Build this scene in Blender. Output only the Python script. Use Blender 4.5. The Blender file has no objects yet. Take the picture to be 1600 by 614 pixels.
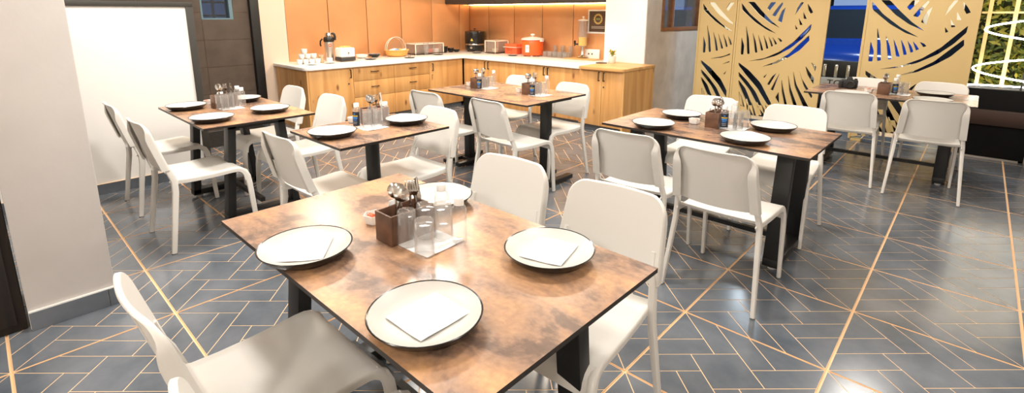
import bpy, bmesh, math, random
from mathutils import Vector, Matrix
random.seed(7)
S = bpy.context.scene
C = S.collection
PI = math.pi

# ------------------------------------------------------------------ camera
CF, CCY, YAW, PITCH, ROLL, H = 778.945, 187.553, -.7483, .2094, .0027, 1.426
def cam_axes():
    f0 = Vector((math.sin(YAW), math.cos(YAW), 0)); r0 = Vector((math.cos(YAW), -math.sin(YAW), 0)); u0 = Vector((0, 0, 1))
    f = f0*math.cos(PITCH) - u0*math.sin(PITCH); u = u0*math.cos(PITCH) + f0*math.sin(PITCH)
    return r0*math.cos(ROLL) + u*math.sin(ROLL), u*math.cos(ROLL) - r0*math.sin(ROLL), f
CR, CU, CFW = cam_axes()
cd = bpy.data.cameras.new('camera'); cam = bpy.data.objects.new('camera', cd); C.objects.link(cam)
cd.sensor_fit = 'HORIZONTAL'; cd.sensor_width = 36; cd.lens = 36*CF/1600
cd.shift_y = (CCY-307)/1600; cd.clip_start = .02; cd.clip_end = 200
cam.matrix_world = Matrix(((CR.x, CU.x, -CFW.x, 0), (CR.y, CU.y, -CFW.y, 0), (CR.z, CU.z, -CFW.z, H), (0, 0, 0, 1)))
S.camera = cam
def ray(x, y): return CR*((x-800)/CF) - CU*((y-CCY)/CF) + CFW
def atz(x, y, z=0):
    d = ray(x, y); return Vector((0, 0, H)) + d*((z-H)/d.z)
def atx(x, y, c):
    d = ray(x, y); return Vector((0, 0, H)) + d*(c/d.x)
def aty(x, y, c):
    d = ray(x, y); return Vector((0, 0, H)) + d*(c/d.y)

# ------------------------------------------------------------------ world, lights, exposure
S.view_settings.view_transform = 'Standard'; S.view_settings.look = 'None'
S.view_settings.gamma = 1; S.view_settings.use_curve_mapping = False
S.view_settings.exposure = 0.17
w = bpy.data.worlds.new('night'); S.world = w; w.use_nodes = True
w.node_tree.nodes['Background'].inputs[0].default_value = (.03, .06, .14, 1)
w.node_tree.nodes['Background'].inputs[1].default_value = .35
CEIL = 2.75
def area(name, x, y, z, sx, sy, power, col, rot=(0, 0, 0), spread=PI):
    l = bpy.data.lights.new(name, 'AREA'); l.shape = 'RECTANGLE'; l.size = sx; l.size_y = sy; l.energy = power; l.color = col; l.spread = spread
    o = bpy.data.objects.new(name, l); C.objects.link(o); o.location = (x, y, z); o.rotation_euler = rot
    return o
WARM = (1, .84, .65); NEU = (1, .95, .88); COOL = (.75, .88, 1)
for i, (x, y, p, c) in enumerate([(.5, -2.2, 80, NEU), (-2.5, 1.0, 44, NEU), (-1.0, 2.0, 34, NEU), (-4.0, .8, 46, NEU),
                                  (-3.6, 2.7, 48, NEU), (-5.5, 2.6, 44, WARM), (-5.3, 4.4, 58, WARM), (-3.4, 4.5, 52, WARM),
                                  (-1.4, 3.9, 42, NEU), (1.4, 1.6, 40, NEU), (-.4, 5.9, 20, NEU), (-1.5, -1.5, 36, NEU)]):  # first and last: fill added behind the camera for upright faces and seats
    area('ceiling_and_fill_lamp', x, y, CEIL-.015, .4, .4, p, c)
area('soffit_lamp', -1.95, 7.3, 2.62, .36, .42, 22, COOL)
area('car_fill_lamp', -1.0, 9.6, 4.2, 1.2, .5, 130, COOL)  # unseen overhead light added to brighten the car outside
area('planter_lamp', .4, 7.0, 1.9, .9, .12, 6, (1, .76, .33), (PI/2-.5, 0, 0))
area('planter_lamp', .4, 7.06, .74, .8, .08, 3, (1, .76, .33), (PI-.6, 0, 0))

# ------------------------------------------------------------------ materials
MATS = {}
def new_mat(n):
    m = bpy.data.materials.new(n); m.use_nodes = True
    return m, m.node_tree.nodes, m.node_tree.links, m.node_tree.nodes['Principled BSDF']
def mat(n, col, rough=.5, metal=0, spec=.5, emit=None, es=0, trans=0, ior=1.45, alpha=1, var=0, vscale=6, bump=0, bscale=80):
    if n in MATS: return MATS[n]
    m, N, L, b = new_mat(n)
    b.inputs['Base Color'].default_value = (*col, 1); b.inputs['Roughness'].default_value = rough
    b.inputs['Metallic'].default_value = metal; b.inputs['Specular IOR Level'].default_value = spec
    b.inputs['Transmission Weight'].default_value = trans; b.inputs['IOR'].default_value = ior
    if emit: b.inputs['Emission Color'].default_value = (*emit, 1); b.inputs['Emission Strength'].default_value = es
    tc = None
    if var or bump: tc = N.new('ShaderNodeNewGeometry')
    if var:
        nz = N.new('ShaderNodeTexNoise'); nz.inputs['Scale'].default_value = vscale; nz.inputs['Detail'].default_value = 5
        L.new(tc.outputs['Position'], nz.inputs['Vector'])
        r = N.new('ShaderNodeValToRGB'); r.color_ramp.elements[0].position = .3; r.color_ramp.elements[1].position = .7
        r.color_ramp.elements[0].color = (*[max(0, c*(1-var)) for c in col], 1); r.color_ramp.elements[1].color = (*[min(1, c*(1+var)) for c in col], 1)
        L.new(nz.outputs['Fac'], r.inputs['Fac']); L.new(r.outputs['Color'], b.inputs['Base Color'])
    if bump:
        nb = N.new('ShaderNodeTexNoise'); nb.inputs['Scale'].default_value = bscale; L.new(tc.outputs['Position'], nb.inputs['Vector'])
        bp = N.new('ShaderNodeBump'); bp.inputs['Strength'].default_value = bump; bp.inputs['Distance'].default_value = .002
        L.new(nb.outputs['Fac'], bp.inputs['Height']); L.new(bp.outputs['Normal'], b.inputs['Normal'])
    MATS[n] = m; return m
def mat_wood(n, light, dark, knot, axis='Z', rough=.45):
    m, N, L, b = new_mat(n)
    g = N.new('ShaderNodeNewGeometry'); mp = N.new('ShaderNodeMapping'); L.new(g.outputs['Position'], mp.inputs['Vector'])
    mp.inputs['Scale'].default_value = {'Z': (9, 9, .55), 'X': (.6, 9, 9), 'Y': (9, .6, 9)}[axis]
    nz = N.new('ShaderNodeTexNoise'); nz.inputs['Scale'].default_value = 1.6; nz.inputs['Detail'].default_value = 7; nz.inputs['Distortion'].default_value = .5
    L.new(mp.outputs['Vector'], nz.inputs['Vector'])
    r = N.new('ShaderNodeValToRGB'); e = r.color_ramp.elements
    e[0].position = .34; e[0].color = (*dark, 1); e[1].position = .62; e[1].color = (*light, 1)
    L.new(nz.outputs['Fac'], r.inputs['Fac'])
    mp2 = N.new('ShaderNodeMapping'); mp2.inputs['Scale'].default_value = {'Z': (5.5, 5.5, 2.6), 'X': (2.6, 5.5, 5.5), 'Y': (5.5, 2.6, 5.5)}[axis]
    L.new(g.outputs['Position'], mp2.inputs['Vector'])
    vo = N.new('ShaderNodeTexVoronoi'); vo.inputs['Scale'].default_value = 1; L.new(mp2.outputs['Vector'], vo.inputs['Vector'])
    r2 = N.new('ShaderNodeValToRGB'); r2.color_ramp.elements[0].position = .05; r2.color_ramp.elements[0].color = (1, 1, 1, 1)
    r2.color_ramp.elements[1].position = .14; r2.color_ramp.elements[1].color = (0, 0, 0, 1)
    L.new(vo.outputs['Distance'], r2.inputs['Fac'])
    mx = N.new('ShaderNodeMixRGB'); mx.inputs['Color2'].default_value = (*knot, 1)
    L.new(r2.outputs['Color'], mx.inputs['Fac']); L.new(r.outputs['Color'], mx.inputs['Color1']); L.new(mx.outputs['Color'], b.inputs['Base Color'])
    b.inputs['Roughness'].default_value = rough; MATS[n] = m; return m
def mat_rust(n):
    m, N, L, b = new_mat(n)
    g = N.new('ShaderNodeNewGeometry'); mp = N.new('ShaderNodeMapping'); L.new(g.outputs['Position'], mp.inputs['Vector'])
    mp.inputs['Scale'].default_value = (1.1, 2.0, 1)
    nz = N.new('ShaderNodeTexNoise'); nz.inputs['Scale'].default_value = 3.4; nz.inputs['Detail'].default_value = 11; nz.inputs['Roughness'].default_value = .62; nz.inputs['Distortion'].default_value = .4
    L.new(mp.outputs['Vector'], nz.inputs['Vector'])
    r = N.new('ShaderNodeValToRGB'); e = r.color_ramp.elements
    e[0].position = .40; e[0].color = (.14, .088, .064, 1); e[1].position = .66; e[1].color = (.55, .305, .15, 1)
    k = e.new(.47); k.color = (.30, .178, .115, 1); k = e.new(.56); k.color = (.40, .225, .125, 1)
    L.new(nz.outputs['Fac'], r.inputs['Fac'])
    n2 = N.new('ShaderNodeTexNoise'); n2.inputs['Scale'].default_value = 60; n2.inputs['Detail'].default_value = 4; L.new(g.outputs['Position'], n2.inputs['Vector'])
    mx = N.new('ShaderNodeMixRGB'); mx.blend_type = 'OVERLAY'; mx.inputs['Fac'].default_value = .35
    L.new(r.outputs['Color'], mx.inputs['Color1']); L.new(n2.outputs['Fac'], mx.inputs['Color2']); L.new(mx.outputs['Color'], b.inputs['Base Color'])
    b.inputs['Roughness'].default_value = .27; b.inputs['Specular IOR Level'].default_value = .85
    MATS[n] = m; return m
def mat_tile(n):
    m, N, L, b = new_mat(n)
    g = N.new('ShaderNodeNewGeometry')
    nz = N.new('ShaderNodeTexNoise'); nz.inputs['Scale'].default_value = 3.2; nz.inputs['Detail'].default_value = 8; nz.inputs['Roughness'].default_value = .6
    L.new(g.outputs['Position'], nz.inputs['Vector'])
    r = N.new('ShaderNodeValToRGB'); e = r.color_ramp.elements
    e[0].position = .3; e[0].color = (.074, .089, .108, 1); e[1].position = .72; e[1].color = (.160, .174, .196, 1)
    L.new(nz.outputs['Fac'], r.inputs['Fac']); L.new(r.outputs['Color'], b.inputs['Base Color'])
    b.inputs['Roughness'].default_value = .18; b.inputs['Specular IOR Level'].default_value = .75
    MATS[n] = m; return m
WHITE = mat('white_plastic', (.71, .685, .635), .38)
TILE = mat_tile('blue_grey_tile')
GROUT = mat('tan_grout', (.80, .54, .31), .6)
RUST = mat_rust('rust_laminate')
EDGE = mat('dark_edge', (.022, .017, .014), .45)
BLACK = mat('black_metal', (.012, .012, .012), .42)
OAK = mat_wood('oak_veneer', (.64, .36, .135), (.50, .25, .08), (.22, .09, .03))
OAKX = mat_wood('oak_top', (.68, .40, .16), (.52, .27, .09), (.25, .11, .04), 'X')
COPPER = mat('copper_panel', (.66, .33, .145), .36, .35, var=.05, vscale=3)
GROOVE = mat('groove', (.03, .02, .015), .7)
GOLD = mat('gold_paint', (.70, .52, .24), .48, .1)
PLASTER = mat('cream_plaster', (.59, .555, .53), .8, var=.07, vscale=2.2, bump=.3, bscale=30)
WPAINT = mat('white_paint', (.78, .755, .72), .7)
GREYW = mat('grey_plaster', (.54, .475, .41), .85, var=.12, vscale=5, bump=.4, bscale=60)
CREAM = mat('cream_paint', (.64, .52, .42), .7)
QUARTZ = mat('white_quartz', (.86, .84, .81), .25)
CERAM = mat('white_glaze', (.50, .48, .44), .38, spec=.35)
CHINA = mat('white_china', (.80, .785, .75), .25)
DARKG = mat('black_glaze', (.012, .011, .011), .22)
PAPER = mat('white_paper', (.86, .855, .85), .85, bump=.3, bscale=120)
STEEL = mat('steel', (.62, .60, .57), .16, 1)
def mat_clear(n, tint, ior, haze):
    m, N, L, b = new_mat(n); N.remove(b); out = N['Material Output']
    tr = N.new('ShaderNodeBsdfTransparent'); tr.inputs[0].default_value = (*tint, 1)
    gl = N.new('ShaderNodeBsdfGlossy'); gl.inputs['Roughness'].default_value = .04
    lw = N.new('ShaderNodeLayerWeight'); lw.inputs['Blend'].default_value = .5
    pw = N.new('ShaderNodeMath'); pw.operation = 'POWER'; pw.inputs[1].default_value = 2.3; L.new(lw.outputs['Facing'], pw.inputs[0])
    fr = N.new('ShaderNodeMath'); fr.operation = 'MULTIPLY_ADD'; fr.inputs[1].default_value = ior; fr.inputs[2].default_value = .04; L.new(pw.outputs[0], fr.inputs[0])
    mx = N.new('ShaderNodeMixShader'); L.new(fr.outputs[0], mx.inputs[0]); L.new(tr.outputs[0], mx.inputs[1]); L.new(gl.outputs[0], mx.inputs[2])
    df = N.new('ShaderNodeBsdfTranslucent'); df.inputs[0].default_value = (.95, .95, .95, 1); dd = N.new('ShaderNodeBsdfDiffuse'); dd.inputs[0].default_value = (.95, .95, .95, 1)
    ad = N.new('ShaderNodeMixShader'); L.new(df.outputs[0], ad.inputs[1]); L.new(dd.outputs[0], ad.inputs[2])
    m2 = N.new('ShaderNodeMixShader'); m2.inputs[0].default_value = haze; L.new(mx.outputs[0], m2.inputs[1]); L.new(ad.outputs[0], m2.inputs[2]); L.new(m2.outputs[0], out.inputs['Surface'])
    MATS[n] = m; return m
GLASS = mat_clear('clear_glass', (.945, .945, .94), .85, .085)
PET = mat_clear('clear_plastic', (.95, .955, .96), .8, .10)
WALNUT = mat_wood('walnut', (.16, .075, .04), (.085, .038, .02), (.04, .02, .01), 'Y', .5)

# ------------------------------------------------------------------ mesh helpers
class MB:
    def __init__(s): s.v = []; s.f = []; s.m = []
    def add(s, vs, fs, mi=0):
        o = len(s.v); s.v += [tuple(p) for p in vs]; s.f += [tuple(o+i for i in f) for f in fs]; s.m += [mi]*len(fs); return s
    def box(s, x0, x1, y0, y1, z0, z1, mi=0):
        x0, x1 = min(x0, x1), max(x0, x1); y0, y1 = min(y0, y1), max(y0, y1); z0, z1 = min(z0, z1), max(z0, z1)
        v = [(x, y, z) for z in (z0, z1) for y in (y0, y1) for x in (x0, x1)]
        return s.add(v, [(0, 2, 3, 1), (4, 5, 7, 6), (0, 1, 5, 4), (2, 6, 7, 3), (0, 4, 6, 2), (1, 3, 7, 5)], mi)
    def hexa(s, a, b, mi=0):      # two quads, a below b, both counter-clockwise from above
        return s.add(list(a)+list(b), [(3, 2, 1, 0), (4, 5, 6, 7), (0, 1, 5, 4), (1, 2, 6, 5), (2, 3, 7, 6), (3, 0, 4, 7)], mi)
    def bar(s, p, q, wx, wy, mi=0):   # straight slanted bar with a rectangle section in X/Y
        p, q = Vector(p), Vector(q)
        r = lambda c: [c+Vector(d) for d in ((-wx/2, -wy/2, 0), (wx/2, -wy/2, 0), (wx/2, wy/2, 0), (-wx/2, wy/2, 0))]
        return s.hexa(r(p), r(q), mi) if p.z < q.z else s.hexa(r(q), r(p), mi)
    def sweep(s, path, sec, up=(0, 0, 1), mi=0, scale=None):
        P = [Vector(p) for p in path]; n = len(sec); vs = []
        for i, p in enumerate(P):
            t = (P[min(i+1, len(P)-1)]-P[max(i-1, 0)]).normalized(); u = Vector(up)
            a = t.cross(u)
            if a.length < 1e-4: a = Vector((1, 0, 0))
            a.normalize(); b = a.cross(t).normalized(); k = scale[i] if scale else 1
            vs += [p+a*(x*k)+b*(y*k) for x, y in sec]
        fs = [(i*n+j, i*n+(j+1) % n, (i+1)*n+(j+1) % n, (i+1)*n+j) for i in range(len(P)-1) for j in range(n)]
        fs += [tuple(range(n-1, -1, -1)), tuple((len(P)-1)*n+j for j in range(n))]
        return s.add(vs, fs, mi)
    def tube(s, path, r, n=8, mi=0, up=(0, 0, 1), scale=None):
        return s.sweep(path, [(r*math.cos(2*PI*i/n), r*math.sin(2*PI*i/n)) for i in range(n)], up, mi, scale)
    def lathe(s, prof, n=24, c=(0, 0, 0), mi=0):
        vs, ring = [], []
        for r, z in prof:
            if r < 1e-6: ring.append([len(vs)]); vs.append((c[0], c[1], c[2]+z))
            else:
                ring.append(list(range(len(vs), len(vs)+n))); vs += [(c[0]+r*math.cos(2*PI*i/n), c[1]+r*math.sin(2*PI*i/n), c[2]+z) for i in range(n)]
        fs = []
        for a, b in zip(ring, ring[1:]):
            for i in range(n):
                j = (i+1) % n
                if len(a) == 1 and len(b) == 1: continue
                if len(a) == 1: fs.append((a[0], b[j], b[i]))
                elif len(b) == 1: fs.append((a[i], a[j], b[0]))
                else: fs.append((a[i], a[j], b[j], b[i]))
        return s.add(vs, fs, mi)
    def prism(s, pts, z0, z1, mi=0):
        n = len(pts)
        return s.add([(x, y, z0) for x, y in pts]+[(x, y, z1) for x, y in pts],
                     [tuple(range(n-1, -1, -1)), tuple(range(n, 2*n))]+[(i, (i+1) % n, n+(i+1) % n, n+i) for i in range(n)], mi)
    def mesh(s, name, mats, smooth=None, bev=0, seg=2, solid=0):
        me = bpy.data.meshes.new(name); me.from_pydata(s.v, [], s.f)
        for m in (mats if isinstance(mats, (list, tuple)) else [mats]): me.materials.append(m)
        me.polygons.foreach_set('material_index', s.m)
        bm = bmesh.new(); bm.from_mesh(me); bmesh.ops.recalc_face_normals(bm, faces=bm.faces)
        if solid: bmesh.ops.solidify(bm, geom=bm.faces[:], thickness=solid)
        if bev: bmesh.ops.bevel(bm, geom=[e for e in bm.edges if len(e.link_faces) == 2 and e.calc_face_angle(0) > .5], offset=bev, segments=seg, profile=.5, affect='EDGES', clamp_overlap=True)
        bm.to_mesh(me); bm.free()
        if smooth is None: smooth = 35 if bev else 0
        if smooth:
            me.polygons.foreach_set('use_smooth', [True]*len(me.polygons)); me.set_sharp_from_angle(angle=math.radians(smooth))
        me.update(); return me
def ob(name, me, parent=None, loc=(0, 0, 0), rot=(0, 0, 0), scale=None):
    o = bpy.data.objects.new(name, me); C.objects.link(o); o.location = loc; o.rotation_euler = rot
    if scale: o.scale = scale
    if parent: o.parent = parent
    return o
def tag(o, label, cat, group=None):
    o['label'] = label; o['category'] = cat
    if group: o['group'] = group
    return o
def struct(o): o['kind'] = 'structure'; return o
def thing(name, label, cat, loc=(0, 0, 0), rz=0, group=None):
    return tag(ob(name, None, None, loc, (0, 0, rz)), label, cat, group)
def assemble(parts, parent):     # parts: (name, mesh, [children])
    for n, me, ch in parts:
        o = ob(n, me, parent)
        for cn, cme in ch: ob(cn, cme, o)
def bx(x0, x1, y0, y1, z0, z1, m, name='box', bev=0):
    return MB().box(x0, x1, y0, y1, z0, z1).mesh(name, m, bev=bev)
def text_mesh(body, size, m, name, depth=.0008):
    cu = bpy.data.curves.new(name, 'FONT'); cu.body = body; cu.size = size; cu.extrude = depth; cu.align_x = 'CENTER'; cu.align_y = 'CENTER'
    t = bpy.data.objects.new(name, cu); C.objects.link(t)
    me = bpy.data.meshes.new_from_object(t.evaluated_get(bpy.context.evaluated_depsgraph_get())); bpy.data.objects.remove(t)
    me.materials.clear(); me.materials.append(m); return me

# ================================================================== THE SETTING
TA, TB = .4223*H, .3992*H; TOX, TOY = -.1886*H, 1.5363*H
# ---- floor: slab + one object per 60 cm tile, each tile with its engraved herringbone
flo = struct(ob('floor', bx(-8.2, 2.6, -3.2, 7.6, -.2, -.006, GROUT, 'floor_slab')))
SEG = [((0, .5), (.25, .75)), ((0, .25), (.5, .75)), ((0, 0), (.375, .375)), ((.5, .25), (1, .75)), ((.625, .625), (1, 1)), ((.75, .25), (1, .5)),
       ((0, 1), (.375, .625)), ((.25, .5), (.75, 0)), ((.25, .25), (.5, 0)), ((.25, 1), (.75, .5)), ((.5, 1), (.75, .75)), ((.625, .375), (1, 0))]
def tile_mesh():
    bm = bmesh.new(); n = 8; V = {}
    def vert(i, j):
        if (i, j) not in V: V[(i, j)] = bm.verts.new((i/16, j/16, 0))
        return V[(i, j)]
    for i in range(n):
        for j in range(n):
            a, b, c, d, m = vert(2*i, 2*j), vert(2*i+2, 2*j), vert(2*i+2, 2*j+2), vert(2*i, 2*j+2), vert(2*i+1, 2*j+1)
            for p, q in ((a, b), (b, c), (c, d), (d, a)): bm.faces.new((p, q, m))
    def on(e):
        m = (e.verts[0].co+e.verts[1].co)/2
        for (ax, ay), (bx_, by_) in SEG:
            dx, dy = bx_-ax, by_-ay; l = dx*dx+dy*dy; t = ((m.x-ax)*dx+(m.y-ay)*dy)/l
            if 0 < t < 1 and abs((m.x-ax)*dy-(m.y-ay)*dx) < 1e-4: return True
        return False
    cut = {e for e in bm.edges if on(e)}
    seen, regs = set(), []
    for f in bm.faces:
        if f in seen: continue
        st, reg = [f], []; seen.add(f)
        while st:
            g = st.pop(); reg.append(g)
            for e in g.edges:
                if e in cut: continue
                for h in e.link_faces:
                    if h not in seen: seen.add(h); st.append(h)
        regs.append(reg)
    for r in regs: bmesh.ops.dissolve_faces(bm, faces=r, use_verts=True)
    bmesh.ops.scale(bm, vec=(TA-.008, TB-.008, 1), verts=bm.verts)
    base = bm.faces[:]
    # every piece is inset and raised out of the engraved line
    r = bmesh.ops.inset_individual(bm, faces=base, thickness=.0022, depth=0, use_even_offset=True)
    for f in r['faces']: f.material_index = 1
    ex = bmesh.ops.extrude_discrete_faces(bm, faces=base)
    tops = ex['faces']
    for f in tops: f.material_index = 0
    bmesh.ops.translate(bm, vec=(0, 0, .0012), verts=list({v for f in tops for v in f.verts}))
    # skirt down to the slab
    be = [e for e in bm.edges if len(e.link_faces) == 1]
    sk = bmesh.ops.extrude_edge_only(bm, edges=be)
    bmesh.ops.translate(bm, vec=(0, 0, -.006), verts=[v for v in sk['geom'] if isinstance(v, bmesh.types.BMVert)])
    bmesh.ops.recalc_face_normals(bm, faces=bm.faces)
    bmesh.ops.translate(bm, vec=(.004, .004, -.0012), verts=bm.verts)
    me = bpy.data.meshes.new('tile'); bm.to_mesh(me); bm.free(); me.materials.append(TILE); me.materials.append(GROUT); return me
TM = tile_mesh()
for i in range(-12, 6):
    for j in range(-8, 9):
        x, y = TOX+i*TA, TOY+j*TB
        if y > 7.3 or x < -7.0 or x > 2.4 or y < -2.3 or (x < -3.6 and y < -1.6): continue
        ob('tile', TM, flo, (x, y, 0))
struct(ob('ceiling', bx(-8.2, 2.6, -3.2, 7.6, CEIL, CEIL+.1, WPAINT)))
for k_, o_ in enumerate([o for o in C.objects if o.name.startswith('ceiling_and_fill_lamp')]):  # frames added around the unseen lamps, fill lamps included
    x, y = o_.location.x, o_.location.y
    struct(ob('trim_%d' % (k_+1), MB().box(x-.225, x+.225, y-.225, y-.2, CEIL-.03, CEIL).box(x-.225, x+.225, y+.2, y+.225, CEIL-.03, CEIL).box(x-.225, x-.2, y-.2, y+.2, CEIL-.03, CEIL).box(x+.2, x+.225, y-.2, y+.2, CEIL-.03, CEIL).mesh('added_lamp_trim', WPAINT)))
XA, YB = -6.75, 6.15            # back walls behind the counter
XF, YF = -5.86, 5.2             # counter fronts
ZC = .79
# wall behind run A: dark backing with copper panels as pieces
wa = struct(ob('wall_left', bx(XA-.2, XA-.016, 2.6, 6.35, -.05, CEIL, GROOVE)))
ys = [2.878, 3.475, 4.083, 4.691, 5.299, 5.907]
for a, b in zip(ys, ys[1:]): ob('panel', bx(XA-.016, XA, a+.005, b-.005, .70, CEIL, COPPER, 'panel', .002), wa)
ob('panel', bx(XA-.016, XA, 5.912, YB, .70, CEIL, COPPER, 'panel', .002), wa)
wb = struct(ob('wall_back', bx(-6.95, -3.72, YB+.016, YB+.2, -.05, CEIL, GROOVE)))
xs = [-6.75, -6.264, -5.665, -5.068, -4.471, -3.72]
for a, b in zip(xs, xs[1:]): ob('panel', bx(a+.005, b-.005, YB, YB+.016, .70, CEIL, COPPER, 'panel', .002), wb)
# cream strip, door opening with black frame, dark tiled door wall
struct(ob('wall_cream', bx(XA-.2, XA, 2.545, 2.878, -.05, CEIL, CREAM)))
fr = MB().box(XA-.05, XA+.03, 2.44, 2.545, 0, 2.3).box(XA-.05, XA+.03, .2, 2.545, 2.3, 2.4)
d1 = struct(ob('door_1', fr.mesh('door_frame', BLACK, bev=.004)))
DTILE = mat('dark_brown_tile', (.085, .064, .05), .38, var=.16, vscale=7)
DG = mat('brown_grout', (.30, .19, .10), .8)
wd = struct(ob('wall_dark', MB().box(XA-.3, XA-.04, .2, 2.44, -.05, 1.352).box(XA-.3, XA-.04, .2, 1.905, 1.352, CEIL).box(XA-.3, XA-.04, 2.255, 2.44, 1.352, CEIL).box(XA-.3, XA-.04, 1.905, 2.255, 1.9, CEIL).mesh('wall_dark', DG)))
yc = [.2, .685, 1.295, 1.905, 2.44]; zc = [-.04, .135, .46, .785, 1.11, 1.435, 1.76, 2.085, 2.41, 2.74]
for a, b in zip(yc, yc[1:]):
    for c, d in zip(zc, zc[1:]):
        y0, y1, z0, z1 = a+.002, b-.002, c+.002, d-.002
        if a == 1.905 and z1 > 1.352 and z0 < 1.9:
            if z0 < 1.352: z1 = 1.352
            else: y0 = 2.26
            if z0 < 1.352: ob('tile', bx(XA-.04, XA-.032, 2.26, y1, 1.3525, d-.002, DTILE, 'wall_tile'), wd)
            elif d > 1.9: ob('tile', bx(XA-.04, XA-.032, 1.907, 2.258, 1.902, d-.002, DTILE, 'wall_tile'), wd)
        ob('tile', bx(XA-.04, XA-.032, y0, y1, z0, z1, DTILE, 'wall_tile'), wd)
BLUEG = mat_clear('blue_glass', (.62, .76, .92), .8, .05)
wn = struct(ob('window_1', MB().box(XA-.11, XA-.03, 1.905, 1.925, 1.352, 1.9).box(XA-.11, XA-.03, 2.215, 2.255, 1.352, 1.9).box(XA-.11, XA-.03, 1.925, 2.215, 1.352, 1.37).box(XA-.11, XA-.03, 1.925, 2.215, 1.88, 1.9).mesh('window_frame', mat('blue_frame', (.12, .20, .25), .4))))
ob('pane', bx(XA-.09, XA-.085, 1.925, 2.215, 1.37, 1.88, BLUEG), wn)
struct(ob('wall_kitchen', bx(XA-1.3, XA-1.2, 1.2, 3.2, .8, 2.4, mat('kitchen_wall_glow', (.08, .12, .2), .7, emit=(.12, .22, .42), es=.25))))  # wall glows blue by itself; the kitchen's light is put into its material
sh = thing('kitchen_shelf', 'grey steel shelf seen through the small door window', 'shelf', (XA-1.1, 2.2, 0))
for z in (1.38, 1.56): ob('shelf_board', bx(-.1, .1, -.6, .6, z, z+.03, STEEL), sh)
for y in (-.35, .12, .38): ob('post', bx(.06, .09, y, y+.03, .8, 2.2, STEEL), sh)
for y in (-.3, -.12): tag(ob('metal_box', bx(XA-1.18, XA-1.02, 2.2+y, 2.33+y, 1.412, 1.53, mat('dark_steel', (.08, .09, .12), .3, .8), 'metal_box', .01)), 'dark steel box on the kitchen shelf, %s one' % ('left' if y < -.2 else 'right'), 'box', 'boxes on the kitchen shelf')
# white partition with black frame
pt = struct(ob('wall_partition', bx(-5.09, -5.0, -1.6, 1.29, .085, 1.478, WPAINT)))
ob('frame_top', bx(-5.105, -4.985, -1.6, 1.345, 1.478, 1.518, mat('charcoal_trim', (.035, .032, .026), .55), 'frame', .003), pt)
ob('frame_post', bx(-5.105, -4.985, 1.29, 1.345, .0, 1.478, MATS['charcoal_trim'], 'frame', .003), pt)
bp_ = struct(ob('baseboard_partition', bx(-5.09, -4.988, -1.6, 1.29, 0, .085, GROUT)))
for k in range(5):
    y0 = 1.29-.575*(k+1); ob('tile', bx(-4.988, -4.98, y0+.003, y0+.572, .001, .084, TILE, 'skirting_tile'), bp_)
struct(ob('wall_hall', bx(-8.2, -8.1, -3.2, 2.6, -.05, CEIL, GREYW)))
# left pillar and its dark neighbour
pl = struct(ob('wall_pillar', bx(-3.45, -3.0, -.006, .312, 0, CEIL, PLASTER, 'pillar', .004)))
bs = struct(ob('baseboard_pillar', bx(-3.4, -2.99, -.004, .325, 0, .088, GROUT)))
ob('tile', bx(-2.99, -2.982, -.004, .28, .001, .088, TILE, 'skirting_tile'), bs)
ob('tile', bx(-2.99, -2.982, .283, .333, .001, .088, TILE, 'skirting_tile'), bs)
ob('plaster_edge', bx(-3.0, -2.988, -.004, .325, .088, .0935, WPAINT, 'ledge'), bs)
DKW = mat_wood('dark_wood', (.022, .012, .006), (.007, .004, .003), (.004, .003, .002), 'Z', .6)
cb = thing('dark_cabinet', 'black and brown wooden cabinet left of the cream pillar', 'cabinet', (-3.03, -.5, 0))
ob('body', bx(-.5, 0, -.5, .485, 0, 1.9, DKW, 'body', .004), cb)
for z0, z1 in ((.04, .5), (.52, .98), (1.0, 1.86)): ob('door', bx(0, .014, -.48, .455, z0, z1, DKW, 'door', .003), cb)
# grey wall, white column, window 2
struct(ob('wall_column', bx(-3.74, -3.136, 5.87, 6.16, 0, CEIL, WPAINT)))
XG = -3.13
WZ0 = 1.235
gw = MB().box(XG-.2, XG, 5.88, 6.29, 0, CEIL).box(XG-.2, XG, 6.29, 7.48, 0, WZ0).box(XG-.2, XG, 6.29, 7.48, 2.1, CEIL).box(XG-.2, XG, 7.48, 7.58, 0, CEIL)
struct(ob('wall_grey', gw.mesh('wall_grey', GREYW)))
TW = mat_wood('teak', (.30, .125, .045), (.20, .08, .03), (.1, .04, .02), 'Y', .45)
fw = MB().box(XG-.1, XG+.012, 6.27, 6.32, WZ0-.03, 2.13).box(XG-.1, XG+.012, 7.45, 7.50, WZ0-.03, 2.13).box(XG-.1, XG+.012, 6.32, 7.45, WZ0-.03, WZ0+.02).box(XG-.1, XG+.012, 6.32, 7.45, 2.08, 2.13)
w2 = struct(ob('window_2', fw.mesh('window_frame', TW, bev=.003)))
ob('mullion', bx(XG-.08, XG-.01, 6.60, 6.65, WZ0+.02, 2.08, TW), w2)
ob('pane', bx(XG-.05, XG-.045, 6.32, 6.60, WZ0+.02, 2.08, GLASS), w2); ob('pane', bx(XG-.05, XG-.045, 6.65, 7.45, WZ0+.02, 2.08, GLASS), w2)
# room behind the camera
struct(ob('wall_front', bx(-8.2, 2.6, -3.3, -3.2, 0, CEIL, WPAINT)))
struct(ob('wall_right', bx(2.5, 2.6, -3.2, 7.6, 0, CEIL, GREYW)))
struct(ob('wall_planter', bx(-.05, 2.6, 7.42, 7.6, 0, CEIL, mat('dark_green_board', (.015, .02, .008), .9))))

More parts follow.
